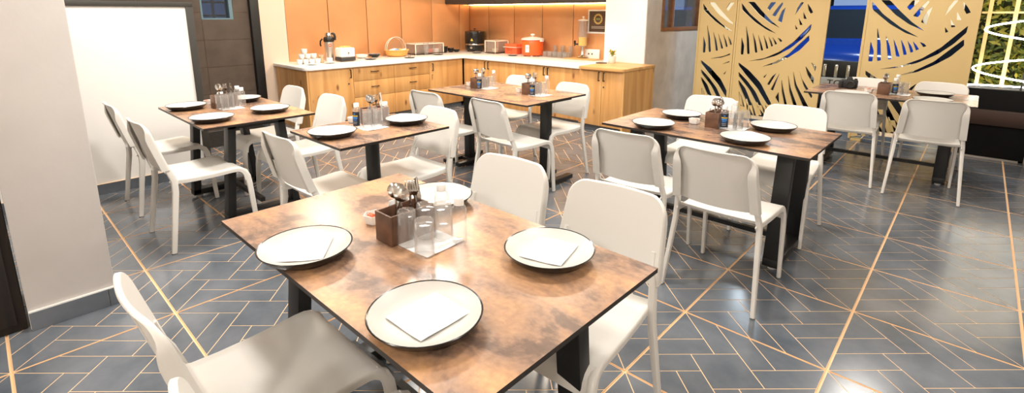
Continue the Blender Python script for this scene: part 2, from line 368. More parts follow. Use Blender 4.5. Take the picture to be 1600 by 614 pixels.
# ================================================================== COUNTER
HANDLE = MB().box(-.005, .005, -.03, -.02, -.055, .055).box(-.005, .005, -.03, 0, -.055, -.045).box(-.005, .005, -.03, 0, .045, .055).mesh('handle', BLACK, bev=.0015)
LOCK = MB().lathe([(0, -.0), (.011, 0), (.011, .006), (0, .006)], 14).mesh('lock', STEEL, 40)
def cab(label, length, depth, loc, rz, leaves, zt=.752, kick=.075):
    # local: front at y=0 facing -y, from x=0..length ; leaves: (x0,x1,z0,z1,handle(x,z,horizontal),lock)
    t = thing('base_cabinet', label, 'cabinet', loc, rz, 'oak base cabinets of the buffet counter')
    ob('body', MB().box(.001, length-.001, .019, depth, kick, zt).mesh('body', OAK), t)
    ob('kick_board', bx(.001, length-.001, .05, .07, 0, kick, TILE), t)
    for x0, x1, z0, z1, h, lk in leaves:
        hor = h and h[2]
        d = ob('drawer' if hor else 'door', bx(x0+.0025, x1-.0025, 0, .018, z0+.002, z1-.002, OAK, 'leaf', .0015), t)
        if h: ob('handle', HANDLE, d, (h[0], 0, h[1]), (0, PI/2 if hor else 0, 0))
        if lk: ob('lock', LOCK, d, (lk[0], 0, lk[1]), (PI/2, 0, 0))
    return t
# run A: front faces +X -> rotate +90deg ; local x -> +Y
zt = .752
def A(y0, y1, lv, lab): cab(lab, y1-y0, XF-XA-.02, (XF, y0, 0), PI/2, lv)
L0 = 3.303-2.71
A(2.71, 3.303, [(0, L0, .077, zt, (L0-.045, .672, False), (L0-.072, .545))], 'oak cabinet with one door at the left end of the counter under the cups')
for y0, y1, nm in ((3.303, 3.92, 'under the white toaster'), (3.92, 4.53, 'under the bread basket')):
    L_ = y1-y0
    A(y0, y1, [(0, L_, z0, z1, (L_*.5, (z0+z1)/2+.02, True), None) for z0, z1 in ((.077, .352), (.352, .565), (.565, zt))], 'oak unit of three drawers with black bar handles %s' % nm)
L_ = 5.18-4.53
A(4.53, 5.18, [(0, L_-.005, .077, zt, (.05, .66, False), (.045, .545))], 'oak single-door cabinet at the inner corner of the counter, left run')
ob_end = ob('end_panel', bx(-.001, .02, 0, XF-XA-.02, 0, zt, OAK), [o for o in C.objects if o.name == 'base_cabinet'][0], (-.021, 0, 0))
# run B: front faces -Y ; local x -> +X
def B(x0, x1, lv, lab, yf=YF, dep=None, z=zt): return cab(lab, x1-x0, (dep or YB-yf-.02), (x0, yf, 0), 0, lv, z)
def two(L_, s, lock=False, z=zt): return [(0, s, .077, z, (s-.035, z-.075, False), None), (s, L_, .077, z, (s+.035, z-.075, False), (s+.03, z-.2) if lock else None)]
B(XF+.004, -4.76, two(XF*-1-4.76-.004, .52), 'oak two-door cabinet under the black soup kettle')
B(-4.76, -3.615, two(1.145, .56), 'oak two-door cabinet under the red rice cooker and glasses', dep=.65)
tcol = B(-3.615, -3.0, two(.615, .33, True, .765), 'oak two-door cabinet with wooden top before the white column', 5.13, .735, .765)
ob('end_panel', bx(.615, .635, 0, .735, 0, .765, OAK), tcol)
def slab(pts, z0, z1, m, name): return MB().prism(pts, z0, z1).mesh(name, m, bev=.005, seg=2)
def rnd(cx, cy, r, a0, a1, n=5): return [(cx+r*math.cos(a0+(a1-a0)*i/n), cy+r*math.sin(a0+(a1-a0)*i/n)) for i in range(n+1)]
XO, YO = XF+.03, YF-.03
P = [(XA, YB), (XA, 2.665)]+rnd(XO-.08, 2.745, .08, -PI/2, 0)+[(XO, YO), (-3.6, YO), (-3.6, 5.86), (-3.745, 5.86), (-3.745, YB)]
tag(ob('worktop', slab(P, zt, ZC, QUARTZ, 'worktop')), 'long L-shaped white stone worktop of the buffet counter', 'worktop')
P = [(-3.6, 5.865), (-3.6, 5.09)]+rnd(-3.03, 5.15, .06, -PI/2, 0)+[(-2.97, 5.865)]
tag(ob('wooden_top', slab(P, .7655, .803, OAKX, 'wooden_top')), 'oak top with rounded corner at the right end of the counter', 'worktop')
# overhead cabinet above run B with LED strip
oc = thing('wall_cabinet', 'dark overhead cabinet above the right half of the buffet counter', 'cabinet', (0, 0, 0))
ob('body', bx(-6.74, -3.745, 5.6, YB-.002, 1.585, 2.3, mat('dark_laminate', (.03, .024, .02), .5), 'body'), oc)
LED = mat('led_strip', (1, .9, .7), .5, emit=(1, .72, .36), es=26)
ob('led_strip', bx(-6.72, -3.75, YB-.035, YB-.02, 1.575, 1.585, LED), oc)
nx = 5
for k in range(nx):
    x0 = -6.74+k*.599; ob('door', bx(x0+.002, x0+.597, 5.582, 5.6, 1.59, 2.3, MATS['dark_laminate'], 'leaf'), oc)

# ================================================================== CHAIRS
def backrest():
    bm = bmesh.new(); Wb, Wt, Z0, Z1, R = .208, .188, .515, .80, .06
    rows = [0, .1, .2, .3, .4, .5, .6, .7, .76, .805]+[1-R/(Z1-Z0)*(1-math.sin(a*PI/12)) for a in range(1, 7)]
    nc = 12; G = []
    def yy(x, z):
        t = (z-Z0)/(Z1-Z0); return -.205-.075*t-.032*(1-(x/.21)**2)
    for t in rows:
        z = Z0+t*(Z1-Z0); hw = Wb+(Wt-Wb)*t
        d = z-(Z1-R)
        if d > 0: hw -= R-math.sqrt(max(0, R*R-d*d))
        zz = lambda x: z+.010*(1-(x/.21)**2)*(1-t)*-1
        G.append([bm.verts.new((hw*(2*i/nc-1), yy(hw*(2*i/nc-1), z), zz(hw*(2*i/nc-1)))) for i in range(nc+1)])
    for a, b in zip(G, G[1:]):
        for i in range(nc): bm.faces.new((a[i], a[i+1], b[i+1], b[i]))
    loop = [r[0] for r in G]+G[-1][1:-1]+[r[-1] for r in reversed(G)]
    n = len(loop); prev = loop
    for stp, (out, back) in enumerate(((.004, .004), (.0055, .012), (.0, 1), (.0, 2))):
        cur = []
        for v in loop:
            c = Vector((0, v.co.y, .66)); d = Vector((v.co.x, 0, max(0, v.co.z-.745)*1.6)); d = d.normalized() if d.length else Vector((0, 0, 1))
            wgt = min(1, max(0, (.799-v.co.z)/.10)); wgt = wgt*wgt*(3-2*wgt)
            dep = .014+.028*wgt
            bk = dep if back >= 1 else back
            o_ = .003 if back == 1 else out
            if back == 2: o_ = -.002-.036*wgt
            cur.append(bm.verts.new(v.co+d*o_+Vector((0, -bk+(.004*wgt if back == 2 else 0), -.1*bk))))
        for i in range(n-1): bm.faces.new((prev[i], prev[i+1], cur[i+1], cur[i]))
        prev = cur
    bmesh.ops.recalc_face_normals(bm, faces=bm.faces)
    bmesh.ops.solidify(bm, geom=bm.faces[:], thickness=.005)
    bmesh.ops.recalc_face_normals(bm, faces=bm.faces)
    me = bpy.data.meshes.new('backrest'); bm.to_mesh(me); bm.free(); me.materials.append(WHITE)
    me.polygons.foreach_set('use_smooth', [True]*len(me.polygons)); me.set_sharp_from_angle(angle=math.radians(50)); return me
def seat():
    bm = bmesh.new()
    prof = [(-.192, .468), (-.185, .453), (-.172, .447), (-.1, .442), (0, .441), (.08, .444), (.13, .447), (.165, .446), (.19, .438), (.209, .422), (.221, .400), (.227, .372), (.229, .352)]
    nc = 12; G = []
    for k, (y, z) in enumerate(prof):
        hw = .193+(.212-.193)*(y+.192)/.42
        G.append([bm.verts.new((hw*(2*i/nc-1), y, z-.006*(1-(2*i/nc-1)**2)*(1 if y < .15 else .3)+(.010*(1-(2*i/nc-1)**4) if k == 12 else 0))) for i in range(nc+1)])
    for a, b in zip(G, G[1:]):
        for i in range(nc): bm.faces.new((a[i], a[i+1], b[i+1], b[i]))
    for s in (0, -1):
        prev = [r[s] for r in G]; sg = -1 if s == 0 else 1
        for out, dn in ((.004, .004), (.005, .012), (.003, .03)):
            cur = []
            for k, r in enumerate(G):
                y, z = prof[k]
                a = prof[max(k-1, 0)]; b = prof[min(k+1, len(prof)-1)]; ty, tz = b[0]-a[0], b[1]-a[1]; l = math.hypot(ty, tz)
                cur.append(bm.verts.new(r[s].co+Vector((sg*out, tz/l*dn, -ty/l*dn if k > 1 else -dn))))
            for i in range(len(G)-1): bm.faces.new((prev[i], prev[i+1], cur[i+1], cur[i]))
            prev = cur
    bmesh.ops.recalc_face_normals(bm, faces=bm.faces)
    bmesh.ops.solidify(bm, geom=bm.faces[:], thickness=.005)
    bmesh.ops.recalc_face_normals(bm, faces=bm.faces)
    me = bpy.data.meshes.new('seat'); bm.to_mesh(me); bm.free(); me.materials.append(WHITE)
    me.polygons.foreach_set('use_smooth', [True]*len(me.polygons)); me.set_sharp_from_angle(angle=math.radians(50)); return me
def rrect(a, b, r=.006, n=2):
    pts = []
    for cx, cy, a0 in ((a/2-r, b/2-r, 0), (-a/2+r, b/2-r, PI/2), (-a/2+r, -b/2+r, PI), (a/2-r, -b/2+r, 3*PI/2)):
        pts += [(cx+r*math.cos(a0+PI/2*i/n), cy+r*math.sin(a0+PI/2*i/n)) for i in range(n+1)]
    return pts
CHAIR = [('seat', seat(), []), ('backrest', backrest(), [])]
CAP = mat('grey_glide', (.10, .10, .10), .6)
for s in (-1, 1):
    fl = MB().sweep([(s*.2, .178, .425), (s*.204, .205, .408), (s*.207, .219, .375), (s*.209, .226, .32), (s*.213, .247, .004)], rrect(.022, .034), (0, 1, 0), scale=[1, 1, 1, 1, .82]).mesh('leg', WHITE, 40)
    rl = MB().sweep([(s*.234, -.252, .004), (s*.208, -.196, .37), (s*.205, -.193, .44), (s*.194, -.216, .515), (s*.180, -.236, .57), (s*.178, -.248, .62)], rrect(.024, .034), (0, 1, 0), scale=[.8, 1, 1, .95, .7, .6]).mesh('leg', WHITE, 40)
    CHAIR += [('leg', fl, [('foot_cap', MB().box(s*.213-.009, s*.213+.009, .247-.014, .247+.014, 0, .006).mesh('foot_cap', CAP, bev=.002))]),
              ('leg', rl, [('foot_cap', MB().box(s*.234-.009, s*.234+.009, -.252-.014, -.252+.014, 0, .006).mesh('foot_cap', CAP, bev=.002))])]
def chair(x, y, deg, label, group):
    t = thing('dining_chair', label, 'chair', (x, y, 0), math.radians(deg), group); assemble(CHAIR, t); return t
K = 'white chairs around the tables'
for x, y, d, lab in [
    (-1.33, .465, 0, 'white plastic chair nearest the pillar at the front table, seat in the table shadow'),
    (-.80, .455, 0, 'white plastic chair cut off by the bottom edge of the picture'),
    (-1.42, 1.255, 184, 'white plastic chair on the far side of the front table behind the water bottles'),
    (-.885, 1.25, 184, 'white plastic chair tucked into the right corner of the front table'),
    (-4.45, .90, 0, 'white plastic chair closest to the white partition wall'),
    (-3.63, .895, 2, 'white plastic chair at the partition table seen from the side, nearer the camera'),
    (-4.33, 1.57, 180, 'white plastic chair against the cream wall end of the wooden counter'),
    (-3.65, 1.57, 180, 'white plastic chair in front of the leftmost counter door, back to the counter'),
    (-2.66, 1.325, 2, 'white plastic chair seen from behind at the left of the small middle table'),
    (-2.625, 1.805, 179, 'white plastic chair facing us at the right end of the small middle table'),
    (-3.31, 2.785, 2, 'white plastic chair at the left end of the back table, partly hidden'),
    (-2.62, 2.85, -3, 'white plastic chair seen from behind at the middle of the back table'),
    (-3.42, 3.53, 180, 'white plastic chair behind the back table, mostly hidden by condiments'),
    (-2.725, 3.445, 175, 'white plastic chair at the right end of the back table before the counter doors'),
    (-1.37, 2.65, 4, 'white plastic chair seen from behind at the left of the right-hand table'),
    (-.845, 2.61, 0, 'white plastic chair with its back to us pulled out at the right-hand table'),
    (-1.45, 3.575, 183, 'white plastic chair behind the right-hand table before the grey wall'),
    (-.862, 3.56, 182, 'white plastic chair behind the right-hand table before the gold screen'),
    (-.755, 5.21, 4, 'white plastic chair seen from behind at the left of the far table'),
    (-.205, 5.165, 6, 'white plastic chair seen from behind at the right end of the far table'),
    (-.79, 5.83, 180, 'white plastic chair behind the far table beside the black photo camera'),
    (-.225, 5.90, 176, 'white plastic chair at the far right corner before the gold screen')]:
    chair(x, y, d, lab, K)

# ================================================================== TABLES
def aframe_parts(L_, D, z, fx, b0, b1):
    zb = z-.02; P_ = []
    for s in (-1, 1):
        m = MB(); x = s*fx; t = .10
        for q in (-1, 1): m.bar((x, q*b0, .03), (x, q*b1, zb), .085, .05)
        m.box(x-.0425, x+.0425, -b0-.025, b0+.025, .022, .066)
        m.box(x-.0425, x+.0425, -b1-.03, b1+.03, zb-.035, zb)
        gl = [('glide', MB().lathe([(0, 0), (.022, 0), (.022, .008), (.008, .01), (.008, .024), (0, .024)], 12, (x, q*(b0-.02), 0)).mesh('glide', mat('clear_glide', (.6, .6, .6), .3))) for q in (-1, 1)]
        P_.append(('leg_frame', m.mesh('leg_frame', BLACK, bev=.003), gl))
    P_.append(('stretcher', MB().box(-fx, fx, -.015, .015, .10, .13).mesh('stretcher', BLACK), []))
    P_.append(('under_frame', MB().box(-fx, fx, -b1+.02, -b1+.06, zb-.03, zb).box(-fx, fx, b1-.06, b1-.02, zb-.03, zb).mesh('under_frame', BLACK), []))
    return P_
def top_part(L_, D, z):
    m = MB().box(-L_/2, L_/2, -D/2, D/2, z-.014, z)
    m.m = [1]*6; m.m[1] = 0
    me = m.mesh('table_top', [RUST, EDGE])
    return ('table_top', me, [])
def table(label, cx, cy, L_, D, z, kind, rz=0):
    t = thing('dining_table', label, 'table', (cx, cy, 0), math.radians(rz), 'dining tables with rust-coloured tops')
    parts = [top_part(L_, D, z)]
    if kind == 'A': parts += aframe_parts(L_, D, z, L_*.5-.155, .225, .16)
    elif kind == 'post':
        parts += [('post', MB().lathe([(.042, .03), (.042, z-.03)], 20).mesh('post', BLACK, 40), []),
                  ('mount_plate', bx(-.17, .17, -.17, .17, z-.03, z-.014, BLACK), []),
                  ('base', MB().box(-.24, .24, -.035, .035, .01, .045).box(-.035, .035, -.24, .24, .01, .045).mesh('base', BLACK, bev=.004), [])]
    else:
        for s in (-1, 1):
            x = s*.48
            parts += [('post', bx(x-.036, x+.036, -.036, .036, .04, z-.03, BLACK, 'post', .003), []),
                      ('foot', MB().box(x-.12, x-.06, -.24, .24, .015, .05).box(x+.06, x+.12, -.24, .24, .015, .05).box(x-.06, x+.06, -.05, .05, .015, .045).mesh('foot', BLACK, bev=.003),
                       [('glide', MB().lathe([(0, 0), (.016, 0), (.016, .016), (0, .016)], 10, (x+q*.09, r*.2, 0)).mesh('glide', MATS.get('clear_glide') or BLACK)) for q in (-1, 1) for r in (-1, 1)]),
                      ('mount_plate', bx(x-.1, x+.1, -.22, .22, z-.03, z-.014, BLACK), [])]
    assemble(parts, t); return t
def sc(z): return (H-z)/.676
ZA = .72; k = sc(ZA)
T = {}
T['1'] = ('the front table', ZA); table('rust-brown rectangular table nearest the camera, set with three napkin plates', -1.16*k, .832*k, 1.21*k, .704*k, ZA, 'A')
T['2'] = ('the table by the white partition', ZA); table('rust-brown table on black trapezoid legs beside the white partition', -3.838*k, 1.216*k, 1.03*k, .695*k, ZA, 'A')
T['5'] = ('the right-hand table', ZA); table('dark rust rectangular table on black legs before the gold screen', -1.105*k, 3.024*k, 1.18*k, .711*k, ZA, 'A', -.5)
T['6'] = ('the far table', ZA); table('rust-brown table at far right with a photo camera on it', -.525*k, 5.46*k, 1.165*k, .76*k, ZA, 'A')
ZP = .745; k = sc(ZP)
T['3'] = ('the small middle table', ZP); table('small rust-brown table on a single black post in the middle', -2.613*k, 1.568*k, .59*k, .722*k, ZP, 'post')
T['4'] = ('the back table', ZP); table('rust-brown table with two condiment sets before the wooden counter', -3.042*k, 3.181*k, 1.205*k, .776*k, ZP, 'two')

# ================================================================== TABLEWARE
RP = .133
PLATE = [('dish', MB().lathe([(0, .018), (.085, .018), (.110, .023), (RP-.003, .0345)], 48).mesh('dish', CERAM, 60), []),
         ('rim', MB().lathe([(RP-.003, .0345), (RP, .036), (RP+.0015, .0345), (RP, .032), (.118, .014), (.096, .0), (.0, .0)], 48).mesh('rim', DARKG, 60), [])]  # black glazed outside, made deeper to take in the shadow underneath
def plate(tk, px, py, label, s=1):
    z = T[tk][1]; p = atz(px, py, z+.033)
    t = thing('dinner_plate', label, 'plate', (p.x, p.y, z+.0005), 0, 'black-rimmed white plates'); assemble(PLATE, t); return p
def napkin_mesh(a, b, fold=True):
    m = MB(); n = 8; vs = []; 
    for i in range(n+1):
        for j in range(n+1):
            u, v = i/n-.5, j/n-.5; e = max(abs(u), abs(v))
            vs.append((u*a, v*b, .0015+.006*max(0, e-.34)*(1+math.sin(5*u+3*v))+.0008*math.sin(9*u)*math.cos(8*v)))
    m.add(vs, [(i*(n+1)+j, (i+1)*(n+1)+j, (i+1)*(n+1)+j+1, i*(n+1)+j+1) for i in range(n) for j in range(n)])
    return m.mesh('napkin', PAPER, 60, solid=.0016)
NAP = napkin_mesh(.13, .145); MATP = napkin_mesh(.15, .15)
def nap(p, z, deg, label): tag(ob('paper_napkin', NAP, None, (p.x, p.y, z), (0, 0, math.radians(deg))), label, 'napkin', 'paper napkins on plates')
p = plate('1', 477.5, 382, 'white plate with napkin at the left corner of the front table'); nap(p+Vector((.006, -.004, 0)), ZA+.0205, 51, 'white paper napkin on the plate at the left corner of the front table')
p = plate('1', 664.5, 486, 'white plate with napkin closest to the camera'); nap(p+Vector((.003, .006, 0)), ZA+.0205, 1, 'white paper napkin on the plate closest to the camera')
p = plate('1', 858.5, 386, 'white plate with napkin at the right side of the front table'); nap(p, ZA+.0205, 16, 'white paper napkin on the plate at the right side of the front table')
plate('1', 683, 303, 'white plate behind the bottles on the front table')
plate('2', 291, 163.5, 'white plate at the left corner of the table by the partition')
plate('2', 331, 181.5, 'white plate on the near edge of the table by the partition')
plate('2', 422, 167.5, 'white plate at the right side of the table by the partition')
plate('2', 380, 152, 'white plate behind the glasses on the table by the partition')
plate('3', 519, 203.5, 'white plate at the left end of the small middle table')
plate('3', 635, 184, 'white plate at the right end of the small middle table')
plate('5', 1021, 190.5, 'white plate at the near left corner of the right-hand table')
plate('5', 1065, 176.5, 'white plate at the far left of the right-hand table')
plate('5', 1208, 195, 'white plate at the far right of the right-hand table')
plate('5', 1164, 213, 'white plate on the near edge of the right-hand table')
plate('6', 1331, 143.5, 'white plate behind the left chair back on the far table')
plate('6', 1461, 145, 'white plate on the far edge of the far table, right end')
plate('6', 1457, 154.5, 'white plate above the right chair back on the far table')

def caddy_parts():
    w, l, h, t = .088, .165, .098, .007
    m = MB().box(-w/2, w/2, -l/2, -l/2+t, 0, h).box(-w/2, w/2, l/2-t, l/2, 0, h).box(-w/2, -w/2+t, -l/2+t, l/2-t, 0, h).box(w/2-t, w/2, -l/2+t, l/2-t, 0, h).box(-w/2+t, w/2-t, -l/2+t, l/2-t, 0, t)
    return [('box', m.mesh('box', WALNUT, bev=.0012), []), ('divider', bx(-w/2+t, w/2-t, -.003, .003, t, h-.006, WALNUT), [])]
CADDY = caddy_parts()
GL = MB().lathe([(.0305, 0), (.0285, .106), (.027, .111), (0, .112), (0, .100), (.0255, .097), (.0275, .0), (.0305, 0)], 24).mesh('tumbler', GLASS, 40)
def bottle_parts(lab):
    b = MB().lathe([(0, .001), (.021, 0), (.024, .004), (.024, .105), (.021, .118), (.0125, .126), (.0125, .134), (0, .134)], 24).mesh('bottle', PET, 40)
    cp = MB().lathe([(.0155, .124), (.016, .125), (.016, .146), (.0145, .148), (0, .148)], 20).mesh('cap', mat('white_cap', (.85, .84, .82), .4), 40)
    P_ = [('bottle_body', b, []), ('cap', cp, [])]
    if lab:
        m = MB(); n = 12; r = .0246
        def band(z0, z1, a0, a1, rr, mi):
            vs = [(rr*math.cos(a0+(a1-a0)*i/n), rr*math.sin(a0+(a1-a0)*i/n), z) for z in (z0, z1) for i in range(n+1)]
            m.add(vs, [(i, i+1, n+2+i, n+1+i) for i in range(n)], mi)
        a = -1.5708+.45; band(.012, .098, a-1.25, a+1.25, r, 0)
        band(.070, .076, a-.8, a+.8, r+.0004, 1); band(.056, .066, a-.7, a+.7, r+.0004, 2); band(.046, .051, a-.55, a+.55, r+.0004, 2)
        band(.034, .037, a-.6, a+.6, r+.0004, 3); band(.024, .027, a-.5, a+.5, r+.0004, 3); band(.082, .088, a-.25, a+.2, r+.0004, 2)
        P_.append(('label', m.mesh('label', [mat('label_navy', (.012, .016, .03), .5), mat('label_yellow', (.65, .45, .05), .5), mat('label_blue', (.05, .22, .62), .5), mat('label_grey', (.35, .4, .45), .5)]), []))
    return P_
BOT, BOTL = bottle_parts(False), bottle_parts(True)
def spoon_mesh():
    m = MB()
    m.sweep([(0, 0, 0), (0, .0, .06), (0, .004, .12), (0, .002, .145)], rrect(.012, .003, .001, 1), (0, 1, 0), scale=[1.2, 1, .55, .5])
    n, k_ = 12, 6; vs = []
    for i in range(k_+1):
        r = i/k_
        for j in range(n):
            a = 2*PI*j/n; x = .021*r*math.cos(a); zz = .175+.031*r*math.sin(a); vs.append((x, -.009*(1-r*r)+.003, zz))
    m.add(vs, [(i*n+j, i*n+(j+1) % n, (i+1)*n+(j+1) % n, (i+1)*n+j) for i in range(k_) for j in range(n)])
    return m.mesh('spoon', STEEL, 60, solid=.0012)
def fork_mesh():
    m = MB()
    m.sweep([(0, 0, 0), (0, 0, .06), (0, .004, .12), (0, .002, .14)], rrect(.012, .003, .001, 1), (0, 1, 0), scale=[1.2, 1, .55, .6])
    m.add([(-.004, .002, .138), (.004, .002, .138), (.0125, -.004, .158), (-.0125, -.004, .158), (-.004, .004, .138), (.004, .004, .138), (.0125, -.002, .158), (-.0125, -.002, .158)],
          [(0, 1, 2, 3), (7, 6, 5, 4), (0, 4, 5, 1), (1, 5, 6, 2), (3, 7, 4, 0), (2, 6, 7, 3)])
    for i in range(4):
        x = -.0125+.0025+i*.0067; m.sweep([(x, -.003, .157), (x, -.004, .18), (x, .001, .2)], rrect(.0042, .002, .0006, 1), (0, 1, 0), scale=[1, 1, .6])
    return m.mesh('fork', STEEL, 50)
def knife_mesh():
    return MB().add([(-.006, 0, 0), (.006, 0, 0), (.006, .003, 0), (-.006, .003, 0), (-.005, 0, .1), (.005, 0, .1), (.005, .003, .1), (-.005, .003, .1),
                     (-.009, .001, .13), (.009, .001, .13), (.009, .002, .13), (-.009, .002, .13), (-.006, .001, .20), (.004, .001, .21), (.004, .002, .21), (-.006, .002, .20)],
                    [(3, 2, 1, 0)]+[(o+i, o+(i+1) % 4, o+4+(i+1) % 4, o+4+i) for o in (0, 4, 8) for i in range(4)]+[(12, 13, 14, 15)]).mesh('knife', STEEL, 30)
SPOON, FORK, KNIFE = spoon_mesh(), fork_mesh(), knife_mesh()
DISH = MB().lathe([(0, .002), (.026, 0), (.030, .004), (.037, .034), (.035, .034), (.028, .006), (0, .005)], 6).mesh('dish', CHINA)
SACH = MB().box(-.018, .018, -.012, .012, -.0022, .0022).mesh('sachet', [mat('sachet_paper', (.85, .70, .55), .6)], bev=.0015)
SACHR = MB().box(-.018, .018, -.012, .012, -.0022, .0022).mesh('sachet', [mat('sachet_red', (.72, .10, .03), .5)], bev=.0015)
FOLD = MB().hexa([(-.004, -.045, 0), (.004, -.045, 0), (.004, .045, 0), (-.004, .045, 0)], [(-.001, -.012, .115), (.001, -.012, .115), (.001, .03, .115), (-.001, .03, .115)]).mesh('fold', PAPER, bev=.001)
def caddy_set(tk, where, corner, glasses, bottles, mats_c, dish, cut, fold=True, mrot=0):
    tn, z = T[tk]; z += .0006
    c = atz(*corner, z); cx, cy = c.x-.044, c.y+.0825
    assemble(CADDY, thing('cutlery_caddy', 'dark wooden two-slot cutlery caddy on %s' % where, 'caddy', (cx, cy, z), 0, 'cutlery caddies'))
    mp = atz(*mats_c, z)
    tag(ob('paper_mat', MATP, None, (mp.x, mp.y, z), (0, 0, math.radians(mrot))), 'square white paper napkin under the glasses on %s' % where, 'napkin', 'napkins under glasses')
    order = sorted(range(len(glasses)), key=lambda i: glasses[i][0])
    nm = {4: ['leftmost of four', 'second from left of four', 'third from left of four', 'rightmost of four'], 3: ['leftmost of three', 'middle one of three', 'rightmost of three'], 2: ['left one of two', 'right one of two']}[len(glasses)]
    for rank, i in enumerate(order):
        q = atz(*glasses[i], z+.004)
        tag(ob('tumbler', GL, None, (q.x, q.y, z+.0045)), '%s clear upturned tumblers on %s' % (nm[rank], where), 'glass', 'upturned tumblers')
    for (bx_, by_, lb) in bottles:
        q = atz(bx_, by_, z+.004)
        b = thing('plastic_bottle', ('clear plastic bottle with a dark blue label on %s' if lb else ('clear plastic bottle with white cap, %s, on ' % ('right of the pair' if (bx_ == max(t[0] for t in bottles)) else 'left of the pair'))+'%s') % where, 'bottle', (q.x, q.y, z+.0045), -YAW*0, 'small clear bottles')
        assemble(BOTL if lb else BOT, b)
    if dish:
        q = atz(*dish, z)
        tag(ob('sugar_dish', DISH, None, (q.x, q.y, z), (0, 0, .3)), 'small white faceted dish of sachets on %s' % where, 'dish', 'sachet dishes')
        for i, (dx, dy, dz, rx, rz, me) in enumerate(((-.006, -.004, .020, .5, .4, SACH), (.006, .006, .027, -.5, 1.4, SACHR), (.002, -.01, .032, .35, 2.4, SACH if tk in '35' else SACHR))):
            tag(ob('sachet', me, None, (q.x+dx, q.y+dy, z+dz), (rx, .2, rz)), '%s paper sachet in the white dish on %s' % (['bottom cream', 'middle red', 'top'][i], where), 'sachet', 'sachets in the dish on %s' % where)
    if fold:
        tag(ob('folded_napkin', FOLD, None, (cx-.054, cy-.02, z), (0, .10, .15)), 'folded white napkin leaning on the caddy on %s' % where, 'napkin', 'folded napkins')
    for kind, dx, dy, lean, az, lab in cut:
        me = {'s': SPOON, 'f': FORK, 'k': KNIFE}[kind]
        o = ob({'s': 'spoon', 'f': 'fork', 'k': 'knife'}[kind], me, None, (cx+dx, cy+dy, z+.0085), (0, 0, 0), (1.2, 1.2, .86))
        o.rotation_euler = (Matrix.Rotation(az, 4, 'Z') @ Matrix.Rotation(lean, 4, 'X') @ Matrix.Rotation(PI/4-az, 4, 'Z')).to_euler()
        tag(o, '%s in the caddy on %s' % (lab, where), {'s': 'spoon', 'f': 'fork', 'k': 'knife'}[kind], 'cutlery in the caddies')
CUT1 = [('s', -.012, -.050, .30, PI/2+.5, 'steel spoon leaning out to the left'), ('s', .002, -.028, .05, -1.2, 'large steel spoon at the front'), ('s', .016, -.018, .06, -.8, 'second steel spoon beside the front one'),
        ('f', .004, .022, .08, -2.0, 'steel fork beside the spoons'), ('f', .018, .040, .10, -1.2, 'right-hand steel fork'), ('k', .012, .055, .08, -1.0, 'dark-looking steel knife')]
CUT2 = [('s', -.012, -.050, .28, PI/2+.4, 'steel spoon leaning out to the left'), ('s', .0, -.025, .06, .5, 'upright steel spoon'), ('f', .006, .025, .07, -.6, 'upright steel fork'), ('k', .012, .05, .12, -1.9, 'steel knife standing tallest')]
CUT3 = [('s', -.010, -.052, .10, 1.2, 'left steel spoon of the front pair'), ('s', .010, -.045, .05, -.6, 'right steel spoon of the front pair'), ('k', .004, .03, .06, -1.4, 'steel knife standing tallest'), ('f', .012, .05, .08, -1.2, 'upright steel fork')]
caddy_set('1', 'the front table', (612.5, 387), [(637, 381), (664, 397.5), (666, 369), (693, 368.5)], [(691, 352, False), (718, 377.5, False)], (671, 379), (585, 348), CUT1, mrot=4)
caddy_set('2', 'the partition table', (336, 170.7), [(345, 170.5), (352.5, 171), (360.5, 169), (367, 167)], [(373, 163.5, False), (379.5, 166.5, False)], (361, 169), (326.5, 163), CUT2)
caddy_set('3', 'the small middle table', (573, 196), [(574.5, 199.5), (591, 197.5), (583, 194)], [(558.6, 198.7, True), (603, 196, False)], (581, 199), (552, 191), CUT2, fold=False)
caddy_set('4', 'the back table, left half', (745, 139), [(758, 138.8), (767, 137.6)], [(749.5, 140.3, True), (771.5, 134, False)], (762, 138), (733.5, 134), CUT3, fold=False)
caddy_set('4', 'the back table, right half', (827, 149), [(840, 149.5), (848.5, 148)], [(832, 150.6, True), (854, 144.5, False)], (844, 148.8), (811.5, 144), CUT3, fold=False)
caddy_set('5', 'the right-hand table', (1122, 201.5), [(1143, 201.5), (1152.5, 200.5), (1161.5, 199)], [(1130, 201, True), (1146, 193, False)], (1146, 200.5), (1084.5, 193), CUT1)
caddy_set('6', 'the far table', (1388, 148.4), [(1404.5, 147.4), (1412.5, 147)], [(1396.5, 147.6, True), (1400, 141, False)], (1406, 147.5), (1357, 144.3), CUT3, fold=False)
# photo camera on the far table
q = atz(1326, 137.5, ZA)
pc = thing('photo_camera', 'black photo camera lying on the left of the far table', 'camera', (q.x, q.y, ZA+.0005), .2, None)
ob('camera_body', MB().box(-.07, .07, -.03, .03, 0, .085).mesh('camera_body', mat('black_rubber', (.02, .02, .02), .6), bev=.012), pc)
ob('prism_hump', MB().hexa([(-.03, -.028, .08), (.03, -.028, .08), (.03, .028, .08), (-.03, .028, .08)], [(-.018, -.02, .11), (.018, -.02, .11), (.018, .02, .11), (-.018, .02, .11)]).mesh('hump', MATS['black_rubber'], bev=.005), pc)
ob('hand_grip', MB().box(-.088, -.055, -.045, .028, 0, .075).mesh('grip', MATS['black_rubber'], bev=.01), pc)
ln = ob('lens', MB().lathe([(0, .0), (.036, 0), (.036, .05), (.033, .055), (.028, .055), (.026, .045), (0, .045)], 24).mesh('lens', MATS['black_rubber'], 40), pc, (.005, -.03, .042), (PI/2, 0, 0))
ob('dial', MB().lathe([(.012, .085), (.012, .096), (0, .096)], 14, (.05, 0, 0)).mesh('dial', MATS['black_rubber'], 40), pc)

